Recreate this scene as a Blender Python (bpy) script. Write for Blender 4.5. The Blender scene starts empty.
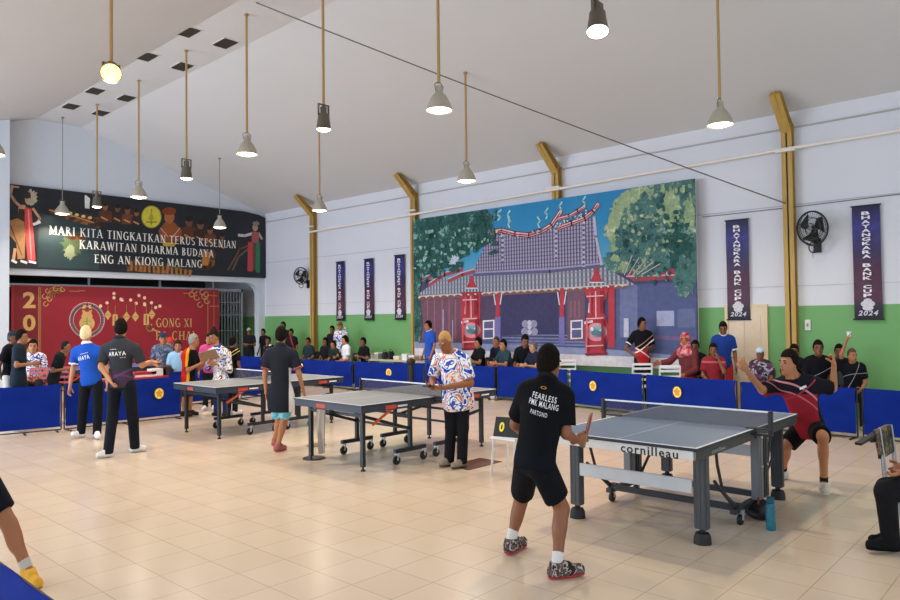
import bpy, bmesh, math, random
import numpy as np
from mathutils import Vector, Matrix
from mathutils.bvhtree import BVHTree
from mathutils.geometry import tessellate_polygon

random.seed(7)
SC = bpy.context.scene
COL = SC.collection

# ------------------------------------------------------------------ camera
FPX, YAW, PITCH, ROLL, EYE = 706.28, 0.74024, 0.02697, -0.011574, 1.7018
_F = np.array([math.cos(YAW) * math.cos(PITCH), math.sin(YAW) * math.cos(PITCH), math.sin(PITCH)])
_R0 = np.array([math.sin(YAW), -math.cos(YAW), 0.0])
_U0 = np.cross(_R0, _F)
_R = math.cos(ROLL) * _R0 + math.sin(ROLL) * _U0
_U = -math.sin(ROLL) * _R0 + math.cos(ROLL) * _U0
cam_d = bpy.data.cameras.new('camera')
cam = bpy.data.objects.new('camera', cam_d)
COL.objects.link(cam)
cam_d.sensor_fit = 'HORIZONTAL'
cam_d.sensor_width = 36.0
cam_d.lens = FPX / 900.0 * 36.0
cam_d.clip_end = 200
m = Matrix.Identity(4)
for i in range(3):
    m[i][0], m[i][1], m[i][2] = _R[i], _U[i], -_F[i]
m[2][3] = EYE
cam.matrix_world = m
SC.camera = cam

# ------------------------------------------------------------------ world, daylight, exposure
SC.view_settings.view_transform = 'Standard'
SC.view_settings.look = 'None'
SC.view_settings.gamma = 1.0
SC.view_settings.use_curve_mapping = False
SC.view_settings.exposure = -0.12
W = bpy.data.worlds.new('world')
SC.world = W
W.use_nodes = True
W.node_tree.nodes['Background'].inputs[0].default_value = (0.75, 0.87, 1.0, 1)
W.node_tree.nodes['Background'].inputs[1].default_value = 1.5


def area(name, loc, direction, sx, sy, power, color):
    d = bpy.data.lights.new(name, 'AREA')
    d.shape = 'RECTANGLE'
    d.size, d.size_y, d.energy, d.color = sx, sy, power, color
    o = bpy.data.objects.new(name, d)
    COL.objects.link(o)
    o.location = loc
    o.rotation_euler = Vector(direction).to_track_quat('-Z', 'Y').to_euler()
    return o


# daylight through the window band of the left wall and the open gable behind the camera
DAY = (0.80, 0.90, 1.0)
area('daylight_left_windows', (-3.9, 8.0, 2.2), (1, 0, 0.12), 22.0, 2.2, 430, DAY)
area('daylight_front_windows', (5.0, -4.9, 2.6), (0, 1, 0.15), 14.0, 2.6, 230, DAY)
area('daylight_far_windows', (-3.85, 15.5, 2.3), (1, 0.0, 0.16), 8.0, 2.2, 900, (0.66, 0.80, 1.0))
LAMP_POWER = 185.0
LAMP_COLOR = (1.0, 0.86, 0.70)


def on_x(u, v, X):
    d = _F + (u - 450) / FPX * _R + (300 - v) / FPX * _U
    t = X / d[0]
    return Vector((X, t * d[1], EYE + t * d[2]))


def on_y(u, v, Y):
    d = _F + (u - 450) / FPX * _R + (300 - v) / FPX * _U
    t = Y / d[1]
    return Vector((t * d[0], Y, EYE + t * d[2]))


def on_z(u, v, z=0.0):
    d = _F + (u - 450) / FPX * _R + (300 - v) / FPX * _U
    t = (z - EYE) / d[2]
    return Vector((t * d[0], t * d[1], z))


def at_w(u, v, w):
    d = _F + (u - 450) / FPX * _R + (300 - v) / FPX * _U
    p = np.array([0, 0, EYE]) + w * d
    return Vector(p)


# ------------------------------------------------------------------ materials
def lin(c):
    if isinstance(c, str):
        c = c.lstrip('#')
        v = [int(c[i:i + 2], 16) / 255 for i in (0, 2, 4)]
        return tuple(x / 12.92 if x <= 0.04045 else ((x + 0.055) / 1.055) ** 2.4 for x in v) + (1.0,)
    return tuple(c) + ((1.0,) if len(c) == 3 else ())


_MC = {}


class NT:
    """small node tree writer"""
    def __init__(self, name, rough=0.6, metal=0.0, spec=0.4):
        self.m = bpy.data.materials.new(name)
        self.m.use_nodes = True
        self.t = self.m.node_tree
        self.b = self.t.nodes['Principled BSDF']
        self.b.inputs['Roughness'].default_value = rough
        self.b.inputs['Metallic'].default_value = metal
        self.b.inputs['Specular IOR Level'].default_value = spec

    def n(self, kind, **kw):
        x = self.t.nodes.new(kind)
        for k, v in kw.items():
            if k.startswith('i_'):
                x.inputs[int(k[2:]) if k[2:].isdigit() else k[2:].replace('_', ' ')].default_value = v
            else:
                setattr(x, k, v)
        return x

    def l(self, a, b):
        self.t.links.new(a, b)

    def math(self, op, a, b=None, c=None):
        x = self.n('ShaderNodeMath', operation=op)
        for i, v in enumerate((a, b, c)):
            if v is None:
                continue
            if isinstance(v, (int, float)):
                x.inputs[i].default_value = v
            else:
                self.l(v, x.inputs[i])
        return x.outputs[0]

    def mix(self, fac, a, b, blend='MIX'):
        x = self.n('ShaderNodeMix', data_type='RGBA', blend_type=blend)
        for s, v in ((x.inputs['Factor'], fac), (x.inputs['A'], a), (x.inputs['B'], b)):
            if isinstance(v, (int, float)):
                s.default_value = v
            elif isinstance(v, (tuple, list, str)):
                s.default_value = lin(v)
            else:
                self.l(v, s)
        return x.outputs['Result']

    def coord(self, which='Object'):
        if not hasattr(self, '_tc'):
            self._tc = self.n('ShaderNodeTexCoord')
        return self._tc.outputs[which]

    def xyz(self, which='Object'):
        x = self.n('ShaderNodeSeparateXYZ')
        self.l(self.coord(which), x.inputs[0])
        return x.outputs

    def noise(self, scale, detail=3.0, rough=0.5, which='Object'):
        x = self.n('ShaderNodeTexNoise')
        x.inputs['Scale'].default_value = scale
        x.inputs['Detail'].default_value = detail
        x.inputs['Roughness'].default_value = rough
        self.l(self.coord(which), x.inputs['Vector'])
        return x.outputs['Fac']

    def ramp(self, fac, stops, interp='LINEAR'):
        x = self.n('ShaderNodeValToRGB')
        x.color_ramp.interpolation = interp
        e = x.color_ramp.elements
        while len(e) < len(stops):
            e.new(0.5)
        for k, (p, c) in enumerate(stops):
            e[k].position = p
            e[k].color = lin(c)
        self.l(fac, x.inputs[0])
        return x.outputs[0]

    def base(self, c):
        if isinstance(c, (tuple, list, str)):
            self.b.inputs['Base Color'].default_value = lin(c)
        else:
            self.l(c, self.b.inputs['Base Color'])
        return self.m

    def bump(self, h, strength=0.2, dist=0.01):
        x = self.n('ShaderNodeBump')
        x.inputs['Strength'].default_value = strength
        x.inputs['Distance'].default_value = dist
        self.l(h, x.inputs['Height'])
        self.l(x.outputs[0], self.b.inputs['Normal'])


def mat(c, rough=0.6, metal=0.0, spec=0.4, vary=0.06, scale=14.0):
    """plain procedural material: the colour with a faint noise in it"""
    key = ('p', c, rough, metal, spec, vary, scale)
    if key in _MC:
        return _MC[key]
    t = NT('paint_' + (c.lstrip('#') if isinstance(c, str) else 'mix'), rough, metal, spec)
    if vary:
        f = t.noise(scale, 2)
        l = lin(c)
        lo = tuple(x * (1 - vary) for x in l[:3])
        hi = tuple(min(1, x * (1 + vary)) for x in l[:3])
        t.base(t.mix(f, lo, hi))
    else:
        t.base(c)
    _MC[key] = t.m
    return t.m


def cloth(c, vary=0.16):
    key = ('c', c, vary)
    if key in _MC:
        return _MC[key]
    t = NT('fabric_' + c.lstrip('#'), 0.85, 0, 0.15)
    f = t.noise(9.0, 3)
    l = lin(c)
    t.base(t.mix(f, tuple(x * (1 - vary) for x in l[:3]), tuple(min(1, x * (1 + vary)) for x in l[:3])))
    t.bump(f, 0.25, 0.02)
    _MC[key] = t.m
    return t.m


def zones(name, base, rules, rough=0.8):
    """colour bands: each rule = ((ax, ay, az), lo, hi, colour): where lo < dot(object position, axis) < hi"""
    t = NT(name, rough, 0, 0.08)
    o = t.xyz()
    f = t.noise(10.0, 2)
    l = lin(base)
    cur = t.mix(f, tuple(x * 0.85 for x in l[:3]), tuple(min(1, x * 1.15) for x in l[:3]))
    for (ax, lo, hi, c) in rules:
        s = t.math('ADD', t.math('ADD', t.math('MULTIPLY', o[0], ax[0]), t.math('MULTIPLY', o[1], ax[1])), t.math('MULTIPLY', o[2], ax[2]))
        k = t.math('MULTIPLY', t.math('GREATER_THAN', s, lo), t.math('LESS_THAN', s, hi))
        cur = t.mix(k, cur, c)
    return t.base(cur)


def floral(name, cols, scale=9.0):
    t = NT(name, 0.8, 0, 0.2)
    v = t.n('ShaderNodeTexNoise')
    v.inputs['Scale'].default_value = scale
    v.inputs['Detail'].default_value = 1.5
    v.inputs['Distortion'].default_value = 0.8
    t.l(t.coord(), v.inputs['Vector'])
    n = len(cols)
    st = [(0.0 if i == 0 else 0.30 + 0.40 * i / n, c) for i, c in enumerate(cols)]
    return t.base(t.ramp(v.outputs['Fac'], st, 'CONSTANT'))


def emit(name, c, s):
    m_ = bpy.data.materials.new(name)
    m_.use_nodes = True
    b = m_.node_tree.nodes['Principled BSDF']
    b.inputs['Base Color'].default_value = lin(c)
    b.inputs['Emission Color'].default_value = lin(c)
    b.inputs['Emission Strength'].default_value = s
    return m_


# ------------------------------------------------------------------ object helpers
def tag(o, label=None, cat=None, group=None, kind=None):
    if label:
        o['label'] = label
    if cat:
        o['category'] = cat
    if group:
        o['group'] = group
    if kind:
        o['kind'] = kind
    return o


def empty(name, loc=(0, 0, 0), rz=0.0, label=None, cat=None, group=None):
    o = bpy.data.objects.new(name, None)
    COL.objects.link(o)
    o.empty_display_size = 0.1
    o.location = loc
    o.rotation_euler = (0, 0, rz)
    return tag(o, label, cat, group)


class MB:
    """collects boxes, tubes, lathes ... and links them as ONE mesh object"""
    def __init__(self):
        self.v, self.f, self.mi = [], [], []

    def add(self, vs, fs, mi=0):
        k = len(self.v)
        self.v += [tuple(p) for p in vs]
        self.f += [tuple(i + k for i in f) for f in fs]
        self.mi += [mi] * len(fs)
        return self

    def box(self, lo, hi, mi=0, M=None, bev=0.0):
        (x0, y0, z0), (x1, y1, z1) = lo, hi
        if bev > 0:
            bm = bmesh.new()
            bmesh.ops.create_cube(bm, size=1.0)
            for v in bm.verts:
                v.co = Vector(((x0 + x1) / 2 + v.co.x * (x1 - x0), (y0 + y1) / 2 + v.co.y * (y1 - y0), (z0 + z1) / 2 + v.co.z * (z1 - z0)))
            bmesh.ops.bevel(bm, geom=bm.edges[:], offset=bev, segments=2, affect='EDGES')
            bm.verts.index_update()
            vs = [v.co.copy() for v in bm.verts]
            fs = [[v.index for v in f.verts] for f in bm.faces]
            bm.free()
        else:
            vs = [Vector(p) for p in ((x0, y0, z0), (x1, y0, z0), (x1, y1, z0), (x0, y1, z0), (x0, y0, z1), (x1, y0, z1), (x1, y1, z1), (x0, y1, z1))]
            fs = [(0, 3, 2, 1), (4, 5, 6, 7), (0, 1, 5, 4), (1, 2, 6, 5), (2, 3, 7, 6), (3, 0, 4, 7)]
        if M is not None:
            vs = [M @ v for v in vs]
        return self.add(vs, fs, mi)

    def bar(self, a, b, w, h, mi=0, up=(0, 0, 1)):
        """box bar from a to b, w wide sideways, h high"""
        a, b = Vector(a), Vector(b)
        d = (b - a)
        L = d.length
        d.normalize()
        upv = Vector(up)
        s = d.cross(upv)
        if s.length < 1e-5:
            s = d.cross(Vector((1, 0, 0)))
        s.normalize()
        t = s.cross(d)
        M = Matrix(((d.x, s.x, t.x, a.x), (d.y, s.y, t.y, a.y), (d.z, s.z, t.z, a.z), (0, 0, 0, 1)))
        return self.box((0, -w / 2, -h / 2), (L, w / 2, h / 2), mi, M)

    def tube(self, pts, r, mi=0, seg=8, cap=True):
        pts = [Vector(p) for p in pts]
        rs = r if isinstance(r, (list, tuple)) else [r] * len(pts)
        rings = []
        d0 = (pts[1] - pts[0]).normalized()
        s = d0.cross(Vector((0, 0, 1)))
        if s.length < 1e-4:
            s = d0.cross(Vector((1, 0, 0)))
        s.normalize()
        vs = []
        for i, p in enumerate(pts):
            if i == 0:
                d = d0
            elif i == len(pts) - 1:
                d = (pts[i] - pts[i - 1]).normalized()
            else:
                d = ((pts[i + 1] - pts[i]).normalized() + (pts[i] - pts[i - 1]).normalized()).normalized()
            s = (s - d * s.dot(d)).normalized()
            t = d.cross(s)
            for k in range(seg):
                a = 2 * math.pi * k / seg
                vs.append(p + (s * math.cos(a) + t * math.sin(a)) * rs[i])
        fs = []
        for i in range(len(pts) - 1):
            for k in range(seg):
                k2 = (k + 1) % seg
                fs.append((i * seg + k, i * seg + k2, (i + 1) * seg + k2, (i + 1) * seg + k))
        if cap:
            fs.append(tuple(range(seg - 1, -1, -1)))
            n = (len(pts) - 1) * seg
            fs.append(tuple(n + k for k in range(seg)))
        return self.add(vs, fs, mi)

    def lathe(self, prof, c=(0, 0, 0), seg=20, mi=0, M=None):
        """prof: (radius, z) pairs, spun about z"""
        vs, fs = [], []
        for (r, z) in prof:
            for k in range(seg):
                a = 2 * math.pi * k / seg
                v = Vector((c[0] + r * math.cos(a), c[1] + r * math.sin(a), c[2] + z))
                vs.append(M @ v if M is not None else v)
        for i in range(len(prof) - 1):
            for k in range(seg):
                k2 = (k + 1) % seg
                fs.append((i * seg + k, i * seg + k2, (i + 1) * seg + k2, (i + 1) * seg + k))
        return self.add(vs, fs, mi)

    def poly(self, pts, mi=0):
        """flat polygon, any outline"""
        pts = [Vector(p) for p in pts]
        tr = tessellate_polygon([pts])
        return self.add(pts, [tuple(t) for t in tr], mi)

    def build(self, name, mats, parent=None, smooth=False, label=None, cat=None, group=None, kind=None, weld=False):
        me = bpy.data.meshes.new(name)
        me.from_pydata(self.v, [], self.f)
        if not isinstance(mats, (list, tuple)):
            mats = [mats]
        for x in mats:
            me.materials.append(x)
        if len(mats) > 1:
            me.polygons.foreach_set('material_index', self.mi)
        if smooth:
            me.polygons.foreach_set('use_smooth', [True] * len(self.f))
            me.update()
            try:
                me.set_sharp_from_angle(angle=math.radians(40))
            except Exception:
                pass
        me.update()
        o = bpy.data.objects.new(name, me)
        COL.objects.link(o)
        if parent:
            o.parent = parent
        return tag(o, label, cat, group, kind)


def copy_tree(o, parent=None):
    c = o.copy()
    COL.objects.link(c)
    if parent:
        c.parent = parent
    for ch in list(o.children):
        copy_tree(ch, c)
    return c


def text_mesh(body, width=None, height=None, align='CENTER', extrude=0.0, shear=0.0, bold=0.0):
    """writing as a list of vertices and faces in the xy plane, centred, scaled to a width (and height)"""
    cu = bpy.data.curves.new('writing', 'FONT')
    cu.body = body
    cu.size = 1.0
    cu.align_x = 'CENTER'
    cu.align_y = 'CENTER'
    cu.shear = shear
    cu.offset = bold
    cu.resolution_u = 3
    cu.space_character = 1.2
    ob = bpy.data.objects.new('writing', cu)
    COL.objects.link(ob)
    dg = bpy.context.evaluated_depsgraph_get()
    dg.update()
    me = bpy.data.meshes.new_from_object(ob.evaluated_get(dg))
    vs = [v.co.copy() for v in me.vertices]
    fs = [tuple(p.vertices) for p in me.polygons]
    bpy.data.objects.remove(ob)
    bpy.data.curves.remove(cu)
    bpy.data.meshes.remove(me)
    x0, x1 = min(v.x for v in vs), max(v.x for v in vs)
    y0, y1 = min(v.y for v in vs), max(v.y for v in vs)
    sx = width / (x1 - x0) if width else None
    sy = height / (y1 - y0) if height else None
    sx = sx or sy
    sy = sy or sx
    return [Vector(((v.x - (x0 + x1) / 2) * sx, (v.y - (y0 + y1) / 2) * sy, 0)) for v in vs], fs


def disc(c, ru, rv, U, V, seg=24):
    c, U, V = Vector(c), Vector(U), Vector(V)
    return [c + U * (ru * math.cos(2 * math.pi * k / seg)) + V * (rv * math.sin(2 * math.pi * k / seg)) for k in range(seg)]


# capitals with thick and thin strokes and serifs, for the engraved-style writing
_T, _N, _S = 0.165, 0.07, 0.055


def _glyph(ch):
    q = []
    def D(x0, y0, x1, y1, w):
        d = Vector((x1 - x0, y1 - y0))
        h = w / 2 / max(0.2, abs(d.y) / d.length) if abs(d.y) > 0.3 else 0
        if h:
            q.append([(x0 - h, y0), (x0 + h, y0), (x1 + h, y1), (x1 - h, y1)])
        else:
            q.append([(x0, y0 - w / 2), (x1, y1 - w / 2), (x1, y1 + w / 2), (x0, y0 + w / 2)])
    def V(x, y0=0, y1=1, w=_T):
        D(x, y0, x, y1, w)
    def SF(x, y, w=0.32):
        y0 = y if y < 0.5 else y - _S
        q.append([(x - w / 2, y0), (x + w / 2, y0), (x + w / 2, y0 + _S), (x - w / 2, y0 + _S)])
    def ARC(cx, cy, rx, ry, a0, a1, th=None, n=10):
        th = th or (lambda a: _N + (_T - _N) * abs(math.cos(a)))
        for k in range(n):
            a, b_ = (math.radians(a0 + (a1 - a0) * j / n) for j in (k, k + 1))
            ta, tb = th(a), th(b_)
            q.append([(cx + (rx - ta) * math.cos(a), cy + (ry - min(ta, _N + 0.02)) * math.sin(a)), (cx + rx * math.cos(a), cy + ry * math.sin(a)),
                      (cx + rx * math.cos(b_), cy + ry * math.sin(b_)), (cx + (rx - tb) * math.cos(b_), cy + (ry - min(tb, _N + 0.02)) * math.sin(b_))])
    w = 0.8
    if ch == 'A':
        D(0.10, 0, 0.40, 1, _N); D(0.42, 1, 0.74, 0, _T); D(0.2, 0.32, 0.62, 0.32, _N); SF(0.10, 0, 0.26); SF(0.74, 0); w = 0.86
    elif ch == 'B':
        V(0.2); SF(0.16, 0, 0.24); SF(0.16, 1, 0.24); ARC(0.25, 0.75, 0.34, 0.25, -90, 90); ARC(0.25, 0.26, 0.40, 0.26, -90, 90); w = 0.74
    elif ch in 'CG':
        ARC(0.46, 0.5, 0.42, 0.52, 45, 318); V(0.74, 0.70, 0.94, 0.06)
        if ch == 'G':
            V(0.72, 0.04, 0.42); SF(0.70, 0.42, 0.3)
        w = 0.86
    elif ch == 'D':
        V(0.2); SF(0.16, 0, 0.24); SF(0.16, 1, 0.24); ARC(0.22, 0.5, 0.60, 0.5, -90, 90, n=14); w = 0.88
    elif ch in 'EF':
        V(0.2); SF(0.2, 0); SF(0.2, 1); D(0.2, 0.965, 0.66, 0.965, _N); D(0.2, 0.52, 0.52, 0.52, _N); V(0.65, 0.76, 1, 0.05); V(0.52, 0.40, 0.64, 0.05)
        if ch == 'E':
            D(0.2, 0.035, 0.70, 0.035, _N); V(0.69, 0, 0.25, 0.05)
        w = 0.76
    elif ch == 'H':
        V(0.2); V(0.76); [SF(x, y) for x in (0.2, 0.76) for y in (0, 1)]; D(0.2, 0.5, 0.76, 0.5, _N); w = 0.96
    elif ch == 'I':
        V(0.2); SF(0.2, 0); SF(0.2, 1); w = 0.40
    elif ch == 'K':
        V(0.2); SF(0.2, 0); SF(0.2, 1); D(0.26, 0.45, 0.68, 1, _N); D(0.40, 0.56, 0.76, 0, _T); SF(0.68, 1, 0.26); SF(0.76, 0); w = 0.90
    elif ch == 'L':
        V(0.2); SF(0.2, 0); SF(0.2, 1); D(0.2, 0.035, 0.66, 0.035, _N); V(0.66, 0, 0.27, 0.05); w = 0.72
    elif ch == 'M':
        V(0.14, 0, 1, _N); V(0.88); D(0.16, 1, 0.50, 0.05, _T); D(0.50, 0.05, 0.84, 1, _N); SF(0.14, 0, 0.24); SF(0.88, 0); SF(0.12, 1, 0.24); SF(0.90, 1, 0.24); w = 1.06
    elif ch == 'N':
        V(0.16, 0, 1, _N); V(0.74, 0, 1, _N); D(0.18, 1, 0.70, 0, _T); SF(0.16, 0, 0.26); SF(0.12, 1, 0.22); SF(0.74, 1, 0.26); w = 0.90
    elif ch == 'O':
        ARC(0.46, 0.5, 0.44, 0.52, 0, 360, n=20); w = 0.92
    elif ch == 'R':
        V(0.2); SF(0.2, 0); SF(0.16, 1, 0.24); ARC(0.25, 0.74, 0.36, 0.26, -90, 90); D(0.40, 0.48, 0.74, 0, _T); SF(0.76, 0, 0.22); w = 0.84
    elif ch == 'S':
        ARC(0.34, 0.745, 0.28, 0.265, 40, 270, lambda a: 0.10); ARC(0.34, 0.255, 0.30, 0.265, -140, 90, lambda a: 0.12); V(0.58, 0.74, 0.96, 0.05); V(0.08, 0.04, 0.26, 0.05); w = 0.68
    elif ch == 'T':
        V(0.38); SF(0.38, 0); D(0.04, 0.965, 0.72, 0.965, _N); V(0.05, 0.74, 1, 0.05); V(0.71, 0.74, 1, 0.05); w = 0.76
    elif ch == 'U':
        V(0.2, 0.28, 1); V(0.72, 0.28, 1, _N); SF(0.2, 1); SF(0.72, 1, 0.24); ARC(0.435, 0.30, 0.32, 0.32, 180, 360); w = 0.90
    elif ch == 'W':
        D(0.12, 1, 0.36, 0, _T); D(0.36, 0, 0.58, 1, _N); D(0.56, 1, 0.80, 0, _T); D(0.80, 0, 1.02, 1, _N); SF(0.12, 1, 0.28); SF(0.56, 1, 0.28); SF(1.02, 1, 0.24); w = 1.12
    elif ch == 'X':
        D(0.12, 1, 0.70, 0, _T); D(0.14, 0, 0.66, 1, _N); [SF(x, y, 0.26) for x in (0.13, 0.68) for y in (0, 1)]; w = 0.82
    elif ch == 'Y':
        D(0.10, 1, 0.40, 0.46, _T); D(0.40, 0.46, 0.70, 1, _N); V(0.40, 0, 0.5); SF(0.40, 0); SF(0.10, 1, 0.26); SF(0.70, 1, 0.24); w = 0.80
    else:
        q, w = [], 0.40
    return q, w


def serif_mesh(body, width, height):
    vs, fs, x = [], [], 0.0
    for ch in body:
        q, w = _glyph(ch)
        for pts in q:
            k = len(vs)
            vs += [Vector((x + p[0], p[1], 0)) for p in pts]
            fs.append(tuple(range(k, k + 4)))
        x += w + 0.09
    x0, x1 = min(v.x for v in vs), max(v.x for v in vs)
    return [Vector(((v.x - (x0 + x1) / 2) * width / (x1 - x0), (v.y - 0.5) * height, 0)) for v in vs], fs

# ------------------------------------------------------------------ the hall
XW, YW = 13.0, 20.1          # right wall, stage wall
EAVE, RIDGE_Z, SL = 5.23, 7.0, 0.31
XR0, XR1 = 6.2, 7.3          # flat strip of the ceiling
XL, YF, YB = -4.0, -5.0, 24.0


def floor_material():
    t = NT('floor_tiles', 0.22, 0, 0.45)
    o = t.xyz()
    S = 0.37
    def line(ax, off):
        q = t.math('FRACT', t.math('DIVIDE', t.math('ADD', ax, off), S))
        q = t.math('ABSOLUTE', t.math('SUBTRACT', q, 0.5))
        return t.math('GREATER_THAN', q, 0.5 - 0.0035 / S)
    gx, gy = line(o[0], 100 * S - 1.84), line(o[1], 100 * S - 3.58)
    g = t.math('MAXIMUM', gx, gy)
    wn = t.n('ShaderNodeTexWhiteNoise', noise_dimensions='2D')
    cb = t.n('ShaderNodeCombineXYZ')
    t.l(t.math('FLOOR', t.math('DIVIDE', t.math('ADD', o[0], 100 * S - 1.84), S)), cb.inputs[0])
    t.l(t.math('FLOOR', t.math('DIVIDE', t.math('ADD', o[1], 100 * S - 3.58), S)), cb.inputs[1])
    t.l(cb.outputs[0], wn.inputs['Vector'])
    tile = t.mix(wn.outputs['Value'], '#d2bda4', '#d9c6ae')
    cl = t.mix(t.noise(1.3, 4), tile, '#d6c1a7')
    t.l(t.math('ADD', t.math('MULTIPLY', t.noise(3.0, 3), 0.12), 0.15), t.b.inputs['Roughness'])
    return t.base(t.mix(t.math('MULTIPLY', g, 0.55), cl, '#97866f'))


def wall_paint(name, white, green, split):
    t = NT(name, 0.55, 0, 0.3)
    o = t.xyz()
    f = t.noise(1.1, 3)
    l = lin(white)
    a = t.mix(f, tuple(x * 0.96 for x in l[:3]), tuple(min(1, x * 1.03) for x in l[:3]))
    k = t.math('LESS_THAN', o[2], split)
    return t.base(t.mix(k, a, green))


M_floor = floor_material()
M_wall = wall_paint('wall_white_over_green', '#d3d5dc', '#6fa568', 1.86)
M_white = mat('#d3d5dc', 0.55, 0, 0.3, 0.03, 1.2)
M_ceil = mat('#cbcbcc', 0.7, 0, 0.2, 0.02, 0.8)
M_bluewhite = mat('#ccd2da', 0.5, 0, 0.3, 0.03)
M_dark = mat('#22252a', 0.6)
M_black = mat('#141518', 0.5)

MB().box((XL - 0.2, YF - 0.2, -0.2), (XW + 0.3, YB + 0.2, 0.0)).build('floor', M_floor, kind='structure')
MB().box((XW, YF - 0.2, 0.0), (XW + 0.25, YB + 0.2, EAVE + 0.1)).build('wall_right', M_wall, kind='structure')


def slab(p, th, name, material):
    """sloped ceiling slab from four corners, th thick upwards"""
    b = MB()
    lo = [Vector(q) for q in p]
    hi = [q + Vector((0, 0, th)) for q in lo]
    b.add(lo + hi, [(0, 1, 2, 3), (7, 6, 5, 4), (0, 4, 5, 1), (1, 5, 6, 2), (2, 6, 7, 3), (3, 7, 4, 0)])
    return b.build(name, material, kind='structure')


ZL = RIDGE_Z - SL * (XR0 - XL)
slab(((XW, YF, EAVE), (XW, YB, EAVE), (XR1, YB, RIDGE_Z), (XR1, YF, RIDGE_Z)), 0.12, 'ceiling_right', M_ceil)
slab(((XR1, YF, RIDGE_Z), (XR1, YB, RIDGE_Z), (XR0, YB, RIDGE_Z), (XR0, YF, RIDGE_Z)), 0.12, 'ceiling', M_ceil)
slab(((XR0, YF, RIDGE_Z), (XR0, YB, RIDGE_Z), (XL, YB, ZL), (XL, YF, ZL)), 0.12, 'ceiling_left', M_ceil)

# left wall with a window band, front wall with a window band (both outside the frame)
b = MB()
b.box((XL - 0.2, YF, 0), (XL, YB, 1.0)).box((XL - 0.2, YF, 3.4), (XL, YB, ZL + 0.1))
for y in range(-5, 24, 4):
    b.box((XL - 0.2, y, 1.0), (XL, y + 0.5, 3.4))
b.build('wall_left', M_white, kind='structure')
b = MB()
b.box((XL, YF - 0.2, 0), (XW, YF, 1.1)).box((XL, YF - 0.2, 4.0), (XW, YF, RIDGE_Z + 0.1))
for x in range(-4, 13, 4):
    b.box((x, YF - 0.2, 1.1), (x + 0.5, YF, 4.0))
b.build('wall_front', M_white, kind='structure')

# stage wall: gable, beam above the opening, pier at the right with the rounded corner
b = MB()
Y0, Y1 = YW, YW + 0.25
def gable(x):
    if x > XR1:
        return EAVE + (XW - x) * (RIDGE_Z - EAVE) / (XW - XR1)
    if x < XR0:
        return RIDGE_Z - (XR0 - x) * SL
    return RIDGE_Z
front = [(5.60, 2.95), (12.35, 2.95)]
for k in range(7):
    a = k / 6 * math.pi / 2
    front.append((12.35 + 0.42 * math.sin(a), 2.53 + 0.42 * math.cos(a)))
front += [(12.77, 0.0), (XW, 0.0), (XW, EAVE), (XR1, RIDGE_Z), (XR0, RIDGE_Z), (5.60, gable(5.6))]
lo = [Vector((x, Y0, z)) for x, z in front]
hi = [Vector((x, Y1, z)) for x, z in front]
b.poly(lo).poly(hi)
n = len(front)
for i in range(n):
    j = (i + 1) % n
    b.add([lo[i], lo[j], hi[j], hi[i]], [(0, 1, 2, 3)])
b.build('wall_back', M_bluewhite, kind='structure')
# left end of the stage front: projecting pier and the wall beside it
b = MB()
b.box((XL, 19.7, 0), (5.50, YW + 0.2, gable(XL) - 0.02))
b.add([Vector(p) for p in ((XL, 19.7, gable(XL) - 0.03), (5.5, 19.7, gable(XL) - 0.03), (5.5, 19.7, gable(5.5) - 0.01), (XL, YW + 0.2, gable(XL) - 0.03), (5.5, YW + 0.2, gable(XL) - 0.03), (5.5, YW + 0.2, gable(5.5) - 0.01))],
      [(0, 1, 2), (3, 5, 4), (1, 4, 5, 2), (0, 2, 5, 3)])
b.build('wall_stage', M_bluewhite, kind='structure')
MB().box((XL, YB, 0), (XW, YB + 0.2, RIDGE_Z)).build('wall_behind', mat('#33363c', 0.8), kind='structure')
MB().box((5.45, YW + 0.25, 3.3), (XW, YB, 3.4)).build('ceiling_stage', mat('#2c2e33', 0.8), kind='structure')
MB().box((5.3, YW + 0.25, 0), (5.45, YB, 3.4)).build('wall_stage_left', mat('#33363c', 0.8), kind='structure')

# wall trims: white pipe run, panel seams of the right wall
b = MB()
b.box((XW - 0.012, YF, 3.60), (XW, YB, 3.615)).box((XW - 0.012, YF, 2.2), (XW, YB, 2.208))
b.build('trim_1', mat('#b4b6bd', 0.6), kind='structure')
MB().box((XW - 0.03, YF, 4.93), (XW, YW, 4.955)).build('trim_2', mat('#a9a7a6', 0.5), kind='structure')
MB().tube([(XW - 0.21, YF, 4.57), (XW - 0.21, 4, 4.55), (XW - 0.21, 12, 4.43), (XW - 0.21, 17.4, 4.36)], 0.028, seg=8).build(
    'conduit_pipe', mat('#e4ddd6', 0.4), smooth=True, label='long white pipe running high along the right wall across the yellow columns', cat='pipe')
b = MB()
b.tube([(XW - 0.05, YF, 3.69), (XW - 0.05, 3.85, 3.56), (XW - 0.05, 5.4, 3.56)], 0.008, seg=5)
b.build('wall_cable', mat('#6d6a66', 0.6), label='thin grey cable running along the right wall behind the large fan', cat='cable')

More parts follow.
